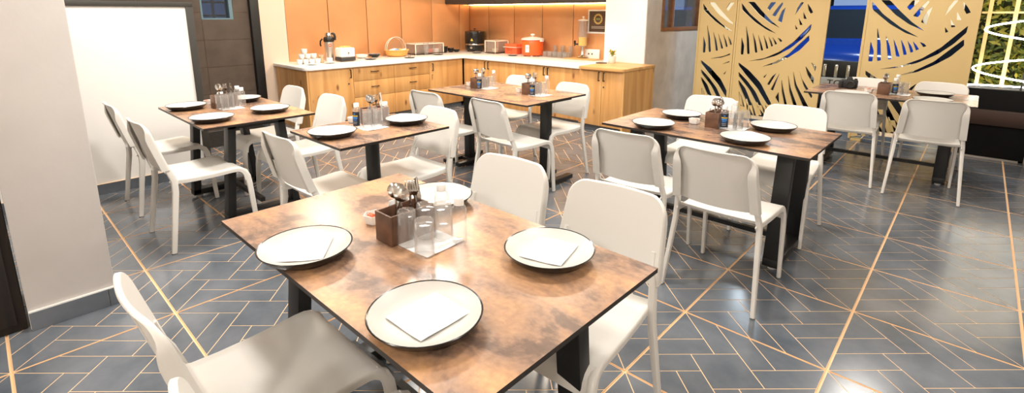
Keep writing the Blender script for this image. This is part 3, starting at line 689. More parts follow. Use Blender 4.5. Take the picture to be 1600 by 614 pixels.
# ================================================================== THINGS ON THE COUNTER
ZK = ZC+.0006
def on(px, py): p = atz(px, py, ZC); return p.x, p.y
def item(name, label, cat, px, py, parts, rz=0, group=None, ymax=.1, xmin=.16):
    x, y = on(px, py)
    if y > YB-ymax: y = YB-ymax; x = aty(px, py, y).x
    if x < XA+xmin: x = XA+xmin; y = atx(px, py, x).y
    t = thing(name, label, cat, (x, y, ZK), rz, group); assemble(parts, t); return t
def lat(prof, m, n=24, sm=40): return MB().lathe(prof, n).mesh('lathe', m, sm)
CUP = [('cup', lat([(0, .0), (.024, 0), (.036, .02), (.038, .062), (.0355, .062), (.033, .02), (0, .006)], CHINA), [])]
x0, y0 = on(484, 99.5)
for r, (zz, offs, nm) in enumerate(((0, [(-.13, 0), (-.05, 0), (.03, 0), (.11, 0), (-.05, .08), (.03, .08)], 'bottom'), (.064, [(-.09, .02), (-.01, .02), (.07, .02)], 'middle'), (.128, [(-.05, .025)], 'top'))):
    for ci, (a, b) in enumerate(offs):
        wh = {'top': 'topmost', 'middle': ['left', 'centre', 'right'][ci % 3]+' in the middle row', 'bottom': (['far left', 'second', 'third', 'far right', 'rear left', 'rear right'][ci % 6])+' in the bottom row'}[nm]
        t = thing('tea_cup', 'white tea cup of the cup pyramid, %s' % wh, 'cup', (x0-b, y0+a, ZK+zz), 0, 'cup pyramid %s row' % nm); assemble(CUP, t)
SAUC = [('saucer', lat([(0, .004), (.045, .006), (.072, .014), (.072, .016), (.045, .009), (0, .007)], CHINA), [])]
x1, y1 = on(487.5, 101.5)
assemble(SAUC, thing('saucer', 'white saucer in front of the cup pyramid', 'saucer', (x1, y1, ZK)))
item('biscuit_jar', 'clear glass jar of biscuits beside the cups', 'jar', 502.5, 98, [('jar', lat([(0, 0), (.036, 0), (.038, .004), (.038, .108), (.034, .11), (.034, .006), (0, .005)], GLASS), []), ('biscuits', lat([(0, .008), (.032, .008), (.032, .085), (.02, .092), (0, .09)], mat('biscuit', (.72, .48, .22), .8, var=.3, vscale=60), 12), [])])
xx, yy = on(515.5, 99)
assemble(SAUC, thing('saucer', 'white saucer in front of the steel airpot', 'saucer', (xx, yy, ZK)))
assemble(CUP, thing('tea_cup', 'single white cup on a saucer before the airpot', 'cup', (xx, yy, ZK+.0095)))
ORNG = mat('orange_red', (.80, .10, .03), .5)
item('airpot', 'tall steel airpot flask with black pump lid and orange badge', 'flask', 516, 95, [
    ('flask_body', lat([(0, 0), (.062, 0), (.064, .006), (.064, .26), (.058, .285), (0, .285)], mat('brushed_steel', (.70, .64, .57), .3, .9)), []),
    ('collar', lat([(.066, .258), (.070, .27), (.068, .31), (.056, .325), (0, .325)], BLACK), []),
    ('lid', lat([(.048, .322), (.05, .33), (.046, .375), (.04, .382), (0, .384)], STEEL), []),
    ('handle', MB().sweep([(-.03, -.075, .30), (-.045, -.098, .27), (-.05, -.10, .22), (-.045, -.092, .20)], rrect(.02, .012, .004), (1, 0, 0)).mesh('handle', BLACK, 40), []),
    ('spout', MB().sweep([(.02, .045, .375), (.03, .068, .36), (.035, .074, .32), (.035, .07, .28)], rrect(.03, .025, .006), (1, 0, 0)).mesh('spout', BLACK, 40), []),
    ('badge', MB().lathe([(0, .0), (.022, 0), (.022, .003), (.013, .003), (.013, .002), (0, .002)], 20).mesh('badge', ORNG), [])], 0)
bd = [o for o in C.objects if o.name == 'badge'][0]; bd.location = (.0632*math.cos(-.3), .0632*math.sin(-.3), .215); bd.rotation_euler = (PI/2, 0, PI/2-.3)
ob('badge_mark', bx(-.012, .012, -.003, .003, .003, .0035, CHINA), bd)
TOAST = mat('toast', (.72, .40, .12), .8, var=.2, vscale=40)
tt = item('toaster', 'white toaster with charcoal base and two slices of toast', 'toaster', 540, 95.5, [
    ('housing', MB().box(-.085, .085, -.105, .105, .055, .185).mesh('housing', mat('toaster_white', (.86, .85, .83), .3), bev=.02, seg=3), []),
    ('base', MB().box(-.09, .09, -.11, .11, .006, .062).mesh('base', mat('charcoal_plastic', (.035, .032, .03), .4), bev=.015, seg=3), []),
    ('lever', bx(.086, .1, -.012, .012, .10, .125, STEEL, 'lever', .003), []), ('lever_slot', bx(.084, .0865, -.003, .003, .08, .16, BLACK), [])], 0)
for dx, dy in ((-.03, -.01), (.03, .012)): tag(ob('toast_slice', bx(tt.location.x+dx-.01, tt.location.x+dx+.01, tt.location.y+dy-.055, tt.location.y+dy+.055, ZK+.15, ZK+.205, TOAST, 'toast', .006)), 'slice of toast sticking out of the white toaster, %s one' % ('rear' if dx < 0 else 'front'), 'toast', 'toast slices')
BOWL = lambda m: lat([(0, .0), (.045, 0), (.075, .02), (.088, .052), (.085, .052), (.072, .024), (.043, .008), (0, .007)], m, 28)
item('serving_bowl', 'white serving bowl beside the toaster', 'bowl', 565.5, 90.5, [('bowl', BOWL(CHINA), []), ('foot_ring', lat([(.046, -.0004), (.056, .006), (.05, .007)], DARKG), [])])
item('serving_bowl', 'black bowl behind the tongs left of the bread basket', 'bowl', 585, 87.5, [('bowl', BOWL(DARKG), []), ('rim', lat([(.084, .0525), (.0865, .054), (.089, .0525)], CHINA), [])])
SMALL = [('dish', lat([(0, .008), (.06, .009), (.082, .016)], CERAM, 28, 60), []), ('rim', lat([(.082, .016), (.084, .0165), (.083, .014), (.06, .0), (0, 0)], DARKG, 28, 60), [])]
TONG = MB().sweep([(-.075, -.006, .0), (0, -.014, .012), (.06, -.012, .016), (.08, 0, .018), (.06, .012, .016), (0, .014, .012), (-.075, .006, .0)], rrect(.01, .002, .0008, 1), (0, 0, 1)).mesh('tongs', STEEL)
for px, py, rz, lab in ((579, 92.8, 1.0, 'before the black bowl'), (640, 90.6, .9, 'before the bread basket'), (684.5, 85.5, 1.1, 'before the display box'), (745, 83.0, .3, 'before the soup kettle'), (801, 87, .2, 'before the red rice cooker')):
    x, y = on(px, py); assemble(SMALL, thing('small_plate', 'small black-rimmed plate %s' % lab, 'plate', (x, y, ZK), 0, 'small plates along the counter'))
    tag(ob('serving_tongs', TONG, None, (x, y, ZK+.018), (0, 0, rz+PI/2)), 'steel serving tongs on the small plate %s' % lab, 'tongs', 'tongs on small plates')
# bread basket with dome
def basket():
    m = MB(); P_ = [('weave', lat([(0, 0), (.12, 0), (.16, .03), (.175, .09), (.18, .092), (.168, .09), (.15, .03), (.115, .008), (0, .008)], mat('wicker', (.78, .40, .10), .7, var=.25, vscale=60, bump=1, bscale=150), 32), []),
        ('rim', MB().tube([(.178*math.cos(a*PI/16), .178*math.sin(a*PI/16), .094+.004*(a % 2)) for a in range(33)], .009, 6).mesh('rim', mat('wicker_rim', (.70, .35, .10), .7), 60), [])]
    n, k_ = 24, 7; vs = []; fs = []
    for i in range(k_+1):
        ph = PI/2*i/k_
        for j in range(n+1):
            a = -PI/2+PI*j/n+PI; vs.append((.17*math.cos(ph)*math.cos(a), .17*math.cos(ph)*math.sin(a), .10+.19*math.sin(ph)))
    fs = [(i*(n+1)+j, i*(n+1)+j+1, (i+1)*(n+1)+j+1, (i+1)*(n+1)+j) for i in range(k_) for j in range(n)]
    d = MB().add(vs, fs).mesh('dome', PET, 60, solid=.003)
    hoop = MB().tube([(0.0, .172*math.cos(a*PI/20), .10+.192*math.sin(a*PI/20)) for a in range(21)], .004, 6).tube([(-.06, .16*math.cos(a*PI/20), .10+.182*math.sin(a*PI/20)) for a in range(21)], .003, 6).mesh('hoop', mat('pale_plastic', (.82, .72, .62), .3), 60)
    P_.append(('dome_lid', d, [('hoop', hoop)])); return P_
bk = item('bread_basket', 'round wicker bread basket with clear half-open dome lid', 'basket', 620, 88, basket())
for i, (dx, dy, c, rz) in enumerate(((.02, -.09, (.80, .82, .86), .3), (.05, -.04, (.12, .35, .70), .5), (.02, .03, (.85, .42, .12), .2), (.04, .09, (.86, .78, .62), -.4), (-.04, .0, (.85, .84, .82), .9))):
    nm = ['white', 'blue', 'orange', 'cream', 'rear white'][i]
    tag(ob('food_packet', MB().box(-.03, .03, -.045, .045, -.012, .012).mesh('packet', mat('packet_'+nm.replace(' ', '_'), c, .4), bev=.009), None, (bk.location.x+dx, bk.location.y+dy, ZK+.098), (.2, .1*(-1)**i, rz)), '%s food packet lying in the bread basket' % nm, 'packet', 'packets in the bread basket')
# acrylic display boxes with lids
def display(l, d, h):
    m = MB()
    t = .004
    glass = MB().box(-d/2, d/2, -l/2, -l/2+t, .02, h).box(-d/2, d/2, l/2-t, l/2, .02, h).box(-d/2, -d/2+t, -l/2+t, l/2-t, .02, h).box(d/2-t, d/2, -l/2+t, l/2-t, .02, h).mesh('glass', PET)
    lid = MB().box(-d/2-.005, d/2+.005, -l/2-.005, l/2+.005, h, h+.006).mesh('lid', PET)
    edge = MB()
    for s in (-1, 1):
        edge.box(s*d/2-.006, s*d/2+.006, -l/2-.006, l/2+.006, h-.004, h+.010); edge.box(-d/2, d/2, s*l/2-.006, s*l/2+.006, h-.004, h+.010)
        for q in (-1, 1): edge.box(s*d/2-.006, s*d/2+.006, q*l/2-.006, q*l/2+.006, 0, h)
    tray = MB().box(-d/2-.01, d/2+.01, -l/2-.01, l/2+.01, .008, .02).mesh('tray', mat('dark_tray', (.06, .035, .02), .5), bev=.003)
    return [('case', glass, [('lid', lid)]), ('edge_frame', edge.mesh('edge', mat('frosted_edge', (.80, .70, .58), .3), bev=.001), []), ('tray', tray, [])]
db = item('display_box', 'long clear display box with pale frame on the left run of the counter', 'display box', 664, 81, display(.56, .26, .165))
for dy, c, nm in ((.06, (.75, .12, .05), 'red-topped'), (.19, (.85, .80, .70), 'white')):
    tag(ob('food_tub', lat([(0, 0), (.05, 0), (.058, .06), (0, .062)], mat('tub_'+nm[:3], c, .4), 20), None, (db.location.x+.04, db.location.y+dy, ZK+.0205)), '%s food tub inside the left display box' % nm, 'tub', 'tubs in the display box')
item('glass_pitcher', 'clear ribbed glass pitcher before the left display box', 'pitcher', 666, 86, [('pitcher', lat([(0, .0), (.02, 0), (.026, .02), (.042, .05), (.044, .19), (.041, .19), (.038, .055), (.02, .03), (0, .028)], GLASS, 12), [])])
BB = [('bowl', lat([(0, 0), (.03, 0), (.05, .018), (.056, .042), (.053, .042), (.046, .018), (0, .006)], DARKG, 20), [])]
x, y = on(702, 82)
for i, (dx, dy, zz) in enumerate(((0, -.06, 0), (0, -.06, .03), (.0, -.06, .06), (.02, .06, 0), (.02, .06, .03), (.04, .17, 0))):
    nm = ['bottom bowl of the left stack', 'middle bowl of the left stack', 'top bowl of the left stack', 'lower bowl of the middle stack', 'upper bowl of the middle stack', 'single bowl at the right'][i]
    assemble(BB, thing('black_bowl', 'small black bowl in the counter corner, %s' % nm, 'bowl', (x-.05+dx, y+dy, ZK+zz), 0, 'small black bowls in the counter corner'))
YEL = mat('warning_yellow', (.85, .55, .05), .5)
kt = item('soup_kettle', 'round black soup kettle with steel rim and lid in the counter corner', 'kettle', 742, 78.5, [
    ('kettle_body', lat([(0, .02), (.15, .02), (.165, .04), (.165, .12), (.17, .13), (.17, .31), (.165, .33), (0, .33)], mat('kettle_black', (.014, .013, .012), .18), 36), []),
    ('band', lat([(.1715, .115), (.174, .12), (.174, .13), (.1715, .135)], STEEL, 36), []),
    ('lid', lat([(.17, .328), (.172, .333), (.168, .345), (.09, .362), (0, .366)], mat('kettle_lid', (.10, .09, .08), .12, .9), 36), [('knob', lat([(.006, .364), (.006, .375), (.02, .38), (.02, .392), (0, .396)], BLACK, 16))]),
    ('dial', MB().lathe([(0, 0), (.026, 0), (.022, .02), (0, .022)], 18).mesh('dial', STEEL, 40), []),
    ('warning_label', MB().add([(-.024, 0, -.018), (.024, 0, -.018), (0, 0, .026), (-.024, -.002, -.018), (.024, -.002, -.018), (0, -.002, .026)], [(0, 2, 1), (3, 4, 5), (0, 1, 4, 3), (1, 2, 5, 4), (2, 0, 3, 5)]).mesh('warn', YEL), [])]
    + [('foot', MB().lathe([(0, 0), (.014, 0), (.014, .022), (0, .022)], 10, (.12*math.cos(a), .12*math.sin(a), 0)).mesh('foot', BLACK), []) for a in (.6, 2.2, 3.7, 5.3)], ymax=.19)
for o in kt.children:
    a = math.atan2(-kt.location.y, -kt.location.x)
    if o.name.startswith('dial'): o.location = (.163*math.cos(a-.35), .163*math.sin(a-.35), .075); o.rotation_euler = (PI/2, 0, a-.35+PI/2)
    if o.name.startswith('warning'): o.location = (.171*math.cos(a-.3), .171*math.sin(a-.3), .205); o.rotation_euler = (0, 0, a-.3+PI/2)
db2 = item('display_box', 'clear display box with frosted frame between soup kettle and rice cooker', 'display box', 776, 82.5, display(.24, .30, .20), PI/2, ymax=.19)
tag(ob('food_tub', lat([(0, 0), (.05, 0), (.058, .05), (0, .055)], mat('tub_cream', (.85, .72, .5), .4), 20), None, (db2.location.x-.03, db2.location.y, ZK+.0205)), 'cream food tub inside the display box by the kettle', 'tub')
REDD = mat('red_card', (.78, .12, .04), .5)
ct = item('red_carton', 'orange-red carton with dark dotted top and pale bands left of the rice cooker', 'carton', 803, 79.5, [('carton', MB().box(-.13, .13, -.08, .08, 0, .16).mesh('carton', REDD, bev=.003), []), ('shelf_band', bx(-.15, .15, -.1, .09, .105, .113, MATS['frosted_edge']), [])] + [('vent_dot', bx(-.075+i*.024, -.063+i*.024, -.0815, -.08, .05+j*.02, .06+j*.02, BLACK), []) for i in range(5) for j in range(2)], ymax=.105)
rc = item('rice_cooker', 'large orange-red rice cooker with pale lid and white energy label', 'rice cooker', 832, 85.5, [
    ('cooker_body', lat([(0, .015), (.155, .015), (.165, .03), (.168, .245), (.165, .25), (0, .25)], mat('cooker_red', (.80, .115, .02), .3), 40), []),
    ('lid', lat([(.178, .248), (.18, .256), (.172, .268), (.10, .288), (.03, .296), (0, .297)], mat('lid_grey', (.62, .60, .57), .25), 40), [('knob', lat([(.012, .295), (.012, .31), (.032, .316), (.034, .33), (.02, .338), (0, .338)], CHINA, 20))]),
    ('handle', MB().box(.168, .2, -.03, .03, .225, .245).mesh('handle', CHINA, bev=.005), []), ('handle', MB().box(-.2, -.168, -.03, .03, .225, .245).mesh('handle', CHINA, bev=.005), []),
    ('energy_label', bx(-.032, .032, -.0015, 0, -.055, .055, CHINA), [('print_bar', MB().box(-.022, .022, -.0022, -.0016, .01, .022).box(-.022, .022, -.0022, -.0016, -.006, .004).mesh('print', mat('print_grey', (.25, .28, .4), .6)))])]
    + [('foot', MB().lathe([(0, 0), (.02, 0), (.02, .016), (0, .016)], 10, (.12*math.cos(a), .12*math.sin(a), 0)).mesh('foot', CHINA), []) for a in (.6, 2.2, 3.7, 5.3)], ymax=.215)
a = math.atan2(-rc.location.y, -rc.location.x)
for o in rc.children:
    if o.name.startswith('energy_label'): o.location = (.1685*math.cos(a-.5), .1685*math.sin(a-.5), .12); o.rotation_euler = (0, 0, a-.5+PI/2)
# glasses on a tray
gt = item('glass_tray', 'clear tray of glasses right of the rice cooker', 'tray', 872.5, 88.4, [('tray', MB().box(-.24, .25, -.15, .12, 0, .012).mesh('tray', PET, bev=.004), [])])
TALLG = lat([(0, 0), (.03, 0), (.034, .125), (.032, .125), (.028, .008), (0, .008)], GLASS, 20); LOWG = lat([(0, 0), (.034, 0), (.042, .07), (.04, .07), (.032, .008), (0, .008)], GLASS, 20)
for i in range(3): tag(ob('tall_glass', TALLG, None, (gt.location.x-.12+.15*i, gt.location.y+.065, ZK+.0125), (0, 0, 0), (1, 1, 1.25)), 'tall clear glass at the back of the counter tray, %s' % ['left one', 'middle one', 'right one'][i], 'glass', 'tall glasses on the tray')
for r in range(2):
    for i in range(5): tag(ob('low_glass', LOWG, None, (gt.location.x-.17+.096*i, gt.location.y-.03-.082*r, ZK+.0125)), 'low clear glass on the counter tray, %s of the %s row' % (['leftmost', 'second', 'centre', 'fourth', 'rightmost'][i], 'front' if r else 'middle'), 'glass', 'low glasses on the tray, %s row' % ('front' if r else 'middle'))
# juice dispenser, board, socket, poster, plant, phone
JU = mat('juice', (.85, .52, .04), .2, emit=(.8, .45, .03), es=.0)
jd = item('juice_dispenser', 'tall clear juice dispenser with yellow juice and black tap', 'dispenser', 909.5, 91, [
    ('base', lat([(0, .012), (.075, .012), (.078, .02), (.07, .03), (.03, .04), (.022, .05), (.022, .155), (.05, .165), (.05, .17), (0, .17)], STEEL, 28), []),
    ('cylinder', lat([(0, .17), (.068, .17), (.068, .53), (.064, .53), (.064, .175), (0, .175)], PET, 28), []),
    ('juice', lat([(0, .177), (.062, .177), (.062, .30), (0, .30)], JU, 24), []),
    ('ice_core', lat([(0, .302), (.022, .302), (.022, .52), (0, .52)], PET, 16), []),
    ('lid', lat([(.072, .53), (.072, .545), (.05, .552), (.012, .556), (.01, .575), (.016, .58), (.016, .592), (0, .596)], mat('pale_lid', (.75, .70, .62), .3), 28), []),
    ('tap', MB().tube([(-.05, -.045, .20), (-.075, -.075, .20), (-.085, -.085, .175)], .011, 8).box(-.092, -.07, -.09, -.068, .20, .25).mesh('tap', BLACK), [])])
jd.location.z = ZK+.0125
bp = atz(909, 92.5, ZC)
tag(ob('serving_board', MB().box(bp.x-.25, bp.x+.27, bp.y-.11, bp.y+.12, ZK, ZK+.012).mesh('board', OAKX, bev=.003)), 'thin wooden board under the juice dispenser', 'board')
sb = thing('socket_board', 'white socket board against the copper wall beside the column', 'socket board', (-4.10, YB-.03, ZK))
ob('plate', bx(-.13, .12, 0, .028, 0, .14, CHINA, 'plate', .004), sb)
for dx in (-.06, .0): ob('socket_hole', bx(dx-.012, dx+.012, -.001, .003, .06, .084, mat('dark_hole', (.10, .08, .06), .8)), sb)
po = thing('poster', 'small dark poster with gold wreath emblem on the copper wall', 'poster', (-4.08, YB-.0115, 1.325))
ob('frame', bx(-.125, .3, 0, .010, -.17, .165, CHINA), po)
ob('print', bx(-.10, .28, -.001, 0, -.145, .145, mat('poster_dark', (.10, .055, .03), .5)), po)
GP = mat('gold_print', (.75, .5, .14), .4)
wr = MB()
for i in range(16):
    a = 2*PI*i/16; wr.add([(.05+(.062+.016*q)*math.cos(a+d), -.0022, .035+(.062+.016*q)*math.sin(a+d)) for q, d in ((-1, -.05), (-.6, .22), (1, .16), (.5, -.14))], [(0, 1, 2, 3)])
ob('wreath', wr.mesh('wreath', GP), po)
ob('emblem', MB().box(.015, .085, -.0022, -.001, .02, .05).mesh('emblem', mat('emblem_green', (.22, .24, .07), .5)), po)
for z in (-.075, -.095): ob('text_line', MB().box(-.06, .16, -.0022, -.001, z, z+.007).mesh('text_line', mat('pale_print', (.6, .52, .42), .5)), po)
pp = atz(956, 98.5, .803)
pot = thing('potted_plant', 'small white pot with yellow-green leafy plant on the wooden top', 'plant', (pp.x, pp.y, .8035))
ob('pot', lat([(0, 0), (.042, 0), (.046, .004), (.054, .088), (.049, .088), (.045, .075), (0, .073)], CHINA, 24), pot)
LEAF = MB().add([(0, 0, 0), (-.011, .02, .006), (0, .045, .004), (.011, .02, .006), (0, .02, .001)], [(0, 4, 1), (1, 4, 2), (2, 4, 3), (3, 4, 0)]).mesh('leaf', [mat('leaf_yellow', (.62, .42, .03), .6), ])
LEAF2 = LEAF.copy(); LEAF2.materials[0] = mat('leaf_green', (.14, .22, .03), .6)
ob('stems', MB().tube([(0, 0, .07), (.004, 0, .12), (0, .004, .15)], .003, 5).tube([(0, 0, .07), (.02, .01, .13)], .002, 5).tube([(0, 0, .07), (-.02, -.01, .13)], .002, 5).mesh('stems', MATS['leaf_green']), pot)
for i in range(46):
    a = random.random()*6.28; e = random.uniform(.1, 1.3); r = random.uniform(.0, .03)
    ob('leaf', LEAF if i % 3 else LEAF2, pot, (r*math.cos(a), r*math.sin(a), .09+random.random()*.055), (e, random.uniform(-.4, .4), a-PI/2))
ph = atz(939.5, 98.8, .803)
tag(ob('mobile_phone', MB().box(-.04, .04, -.07, .07, 0, .009).mesh('phone', BLACK, bev=.003), None, (ph.x, ph.y, .8035), (0, 0, -1.0)), 'black phone lying on the wooden top beside the plant', 'phone')
# ribbed door mat
mt = thing('door_mat', 'dark ribbed rubber mat on the floor by the dark doorway', 'mat', (-6.33, 1.75, 0))
RUB = mat('rubber', (.020, .018, .016), .7)
ob('backing', bx(-.36, .40, -.65, .68, .0005, .006, RUB), mt)
for i in range(15): ob('rib', bx(-.35+i*.05, -.325+i*.05, -.64, .67, .006, .014, RUB), mt)

# ================================================================== GOLD SCREENS
YS = 6.85
def cr5(x, y): return aty(1200+x/4, y/4, YS)
def cr3(x, y): return aty(1150+x/3.4125, y/3.4125, YS)
U0, U2 = -.98, -2.367
sl = []
def s3(*pts): sl.append([((p := cr5(*q)).x-U0, p.z) for q in pts])
def s2(*pts): sl.append([((p := cr3(*q)).x-U2, p.z) for q in pts])
s3((652, 8), (720, 88), (830, 172), (945, 235), (860, 208), (760, 150), (652, 60))
s3((705, 0), (762, 0), (820, 62), (900, 138), (980, 196), (880, 152), (795, 92))
s3((868, 46), (905, 2), (950, 2), (886, 66)); s3((905, 100), (955, 45), (1000, 2), (1010, 12), (937, 108)); s3((955, 138), (995, 66), (1030, 40), (1010, 90), (990, 155))
s3((1105, 100), (1130, 45), (1165, 2), (1190, 2), (1140, 62)); s3((1222, 12), (1250, 45), (1268, 78), (1240, 88), (1225, 60)); s3((1182, 72), (1210, 125), (1180, 125)); s3((1140, 118), (1172, 168), (1145, 172)); s3((1105, 168), (1128, 198), (1108, 206))
for tip, bl, br, mid in (((642, 255), (625, 385), (652, 384), (662, 320)), ((683, 165), (680, 382), (706, 378), (704, 270)), ((737, 218), (748, 373), (773, 370), (762, 290)), ((783, 235), (800, 358), (824, 354), (808, 300)), ((830, 240), (846, 346), (868, 340), (856, 295)), ((872, 252), (889, 331), (909, 323), (897, 290)), ((905, 256), (923, 316), (944, 308), (930, 285)), ((948, 262), (970, 296), (991, 288), (975, 272))):
    s3(tip, mid, br, bl)
s3((690, 432), (830, 412), (960, 366), (1080, 298), (1170, 225), (1252, 160), (1240, 205), (1160, 275), (1060, 340), (930, 395), (800, 425))
s3((806, 474), (920, 440), (1040, 383), (1130, 315), (1226, 245), (1226, 285), (1140, 355), (1040, 407), (930, 452))
s2((243, 420), (254, 480), (275, 572), (256, 560), (243, 490)); s2((278, 395), (292, 470), (332, 580), (306, 570), (283, 490)); s2((305, 375), (322, 450), (392, 580), (356, 570), (311, 460)); s2((337, 370), (352, 420), (408, 510), (400, 528), (360, 460)); s2((370, 350), (418, 420), (412, 455), (380, 400)); s2((400, 330), (428, 355), (421, 384))
s2((145, 410), (165, 393), (152, 416)); s2((165, 450), (190, 410), (217, 388), (176, 456)); s2((183, 478), (215, 420), (234, 388), (196, 486)); s2((208, 520), (228, 488), (230, 560))
s2((14, 332), (70, 375), (130, 440), (190, 556), (166, 562), (110, 470), (50, 400), (14, 352)); s2((14, 382), (60, 430), (105, 490), (138, 562), (112, 562), (70, 480), (14, 408)); s2((14, 425), (50, 470), (87, 562), (62, 562), (30, 490), (14, 450)); s2((14, 485), (30, 510), (47, 572), (22, 562))
# the same leaf motif goes on above and below the part in view
up = [[(u, z+1.34) for u, z in q] for q in sl[20:]]
lowz = [[(u, z-.86) for u, z in q] for q in sl[10:18]]
sl += [q for q in up if max(z for _, z in q) < 2.17 and min(z for _, z in q) > 1.64]+[q for q in lowz if min(z for _, z in q) > .05]
def chaikin(p):
    o = []
    for i in range(len(p)):
        a, b = p[i], p[(i+1) % len(p)]; o += [(a[0]*.92+b[0]*.08, a[1]*.92+b[1]*.08), (a[0]*.08+b[0]*.92, a[1]*.08+b[1]*.92)]
    return o
def clip(p, m):
    o = []
    for i in range(len(p)):
        a, b = p[i], p[(i+1) % len(p)]
        if a[0] <= m: o.append(a)
        if (a[0] <= m) != (b[0] <= m): t = (m-a[0])/(b[0]-a[0]); o.append((m, a[1]+t*(b[1]-a[1])))
    return o
def screen_panel(w_, z0, z1):
    cu = bpy.data.curves.new('panel', 'CURVE'); cu.dimensions = '2D'; cu.fill_mode = 'BOTH'; cu.extrude = .014
    def spl(pts):
        s = cu.splines.new('POLY'); s.points.add(len(pts)-1)
        for p_, (u, v) in zip(s.points, pts): p_.co = (u, v, 0, 1)
        s.use_cyclic_u = True
    spl([(0, z0), (w_, z0), (w_, z1), (0, z1)])
    for q in sl:
        if max(u for u, _ in q) >= w_-.03 and min(u for u, _ in q) < w_-.1: q = [(u, v) for u, v in clip(q, w_-.035)]
        if max(u for u, _ in q) < w_-.02 and min(u for u, _ in q) > .008 and max(v for _, v in q) < z1-.02 and min(v for _, v in q) > z0+.02: spl(chaikin(q))
    t = bpy.data.objects.new('t', cu); C.objects.link(t)
    me = bpy.data.meshes.new_from_object(t.evaluated_get(bpy.context.evaluated_depsgraph_get())); bpy.data.objects.remove(t)
    me.materials.clear(); me.materials.append(GOLD); return me
for u0, w_, lab in ((-2.87, .495, 'narrow gold cut-out screen beside the grey wall'), (-2.367, 1.03, 'wide gold cut-out screen behind the right-hand table'), (-.98, .945, 'gold cut-out screen behind the far table')):
    t = thing('metal_screen', lab, 'screen', (u0, YS, 0), 0, 'gold cut-out screens')
    ob('panel', screen_panel(w_, .03, 2.2), t, (0, .010, 0), (PI/2, 0, 0))
    ob('frame_side', bx(-.001, .022, -.012, .025, .02, 2.2, GOLD), t); ob('frame_side', bx(w_-.022, w_+.001, -.012, .025, .02, 2.2, GOLD), t)
    for xq in (.08, w_-.08): ob('foot', bx(xq-.05, xq+.05, -.05, .07, .0005, .022, GOLD), t)

# ================================================================== GREEN WALL CORNER
bn = thing('planter_bench', 'long black planter bench with dark wood ledge below the green wall', 'bench', (0, 6.83, 0))
BLK = mat('black_board', (.005, .005, .005), .7, spec=.2)
ob('body', bx(-.035, 1.8, .04, .36, .02, .705, BLK), bn); ob('ledge', bx(-.035, 1.8, -.02, .04, .35, .50, mat_wood('bench_wood', (.040, .017, .009), (.024, .010, .006), (.01, .006, .003), 'X', .6), 'ledge', .004), bn)
ob('base_trim', bx(-.035, .44, .02, .035, .0, .018, mat('pale_trim', (.45, .42, .38), .6)), bn); ob('lower_panel', bx(-.035, 1.8, .02, .04, .02, .35, BLK), bn)
tag(ob('grey_block', bx(.47, .75, 6.35, 6.80, .0, .40, GREYW, 'block', .02)), 'grey rounded block at the right edge before the planter bench', 'block')
# foliage panel
gr = thing('green_wall', 'leafy artificial green wall lit warm yellow behind gold rods', 'plant wall', (0, 7.36, .72))
ob('backing', bx(-.03, 1.6, .02, .05, 0, 1.6, MATS['dark_green_board']), gr)
lv = MB(); lm = []
for i in range(3000):
    x, z, y = random.uniform(-.02, 1.2), random.uniform(0, 1.5), random.uniform(-.13, .02)
    a, b_, c_ = random.uniform(0, 6.28), random.uniform(-.9, .9), random.uniform(.04, .11)
    d = Vector((math.cos(a)*math.cos(b_), -abs(math.sin(b_))*.8, math.sin(a)*math.cos(b_)))*c_; n_ = d.cross(Vector((random.uniform(-1, 1), 1, random.uniform(-1, 1)))).normalized()*c_*.2
    p_ = Vector((x, y, z)); lv.add([p_, p_+d*.5+n_, p_+d, p_+d*.5-n_], [(0, 1, 2, 3)], i % 3)
lo = ob('foliage', lv.mesh('foliage', [mat('foliage_a', (.10, .13, .015), .6), mat('foliage_b', (.20, .19, .02), .6), mat('foliage_c', (.045, .07, .01), .6)]), gr); lo['kind'] = 'stuff'
tr = thing('gold_trellis', 'gold metal rods standing in front of the green wall', 'trellis', (0, 7.15, 0))
for x in (.03, .222, .42, .62): ob('rod', bx(x-.016, x+.016, -.014, .014, .706, 2.3, GOLD), tr)
for z in (1.455, 1.9): ob('cross_bar', bx(-.03, .64, -.008, .008, z-.01, z+.01, GOLD), tr)
NEON = mat('neon_white', (1, 1, 1), .5, emit=(1, .95, .88), es=14)
hx = []
for i in range(0, 181):
    a = PI+.35-i/180*2*PI*4.2; z = .722+i/180*1.42; r = .42-.09*min(1, (z-.72)/.8)
    if i < 26: z = .722+.004*i/26; 
    else: z = .726+(i-26)/154*1.4
    hx.append((.36+r*math.cos(a), 6.98+.30*r*math.sin(a)-.02, z))
sp = thing('spiral_light', 'glowing white spiral light tube before the green wall', 'light', (0, 0, 0))
ob('light_tube', MB().tube(hx, .008, 8).mesh('light_tube', NEON, 60), sp)
ob('stand', MB().tube([(.36, 6.98, .706), (.36, 6.98, 2.14)], .008, 8).mesh('stand', BLACK), sp)

# ================================================================== STREET
struct(ob('street', bx(-14, 8, 7.6, 26, -.25, -.15, mat('asphalt', (.03, .032, .036), .45, var=.2, vscale=2))))
FAC = mat('far_wall', (.05, .055, .07), .8)
fb = thing('building', 'dark building across the street with lit windows', 'building', (0, 15, -.15))
ob('facade', bx(-14, 8, 0, .4, 0, 9, FAC), fb)
for i in range(12):
    x = -12.5+i*1.6; c = [(.35, .5, .8), (.9, .75, .5), (.15, .25, .5)][i % 3]
    wd_ = ob('window', bx(x, x+1.0, -.03, 0, .9+.4*(i % 2), 2.3, mat('dark_frame', (.02, .02, .025), .5)), fb)
    ob('pane', bx(x+.06, x+.94, -.035, -.03, .96+.4*(i % 2), 2.24, mat('lit_pane_%d' % (i % 3), c, .3, emit=c, es=[.5, .9, .25][i % 3])), wd_)
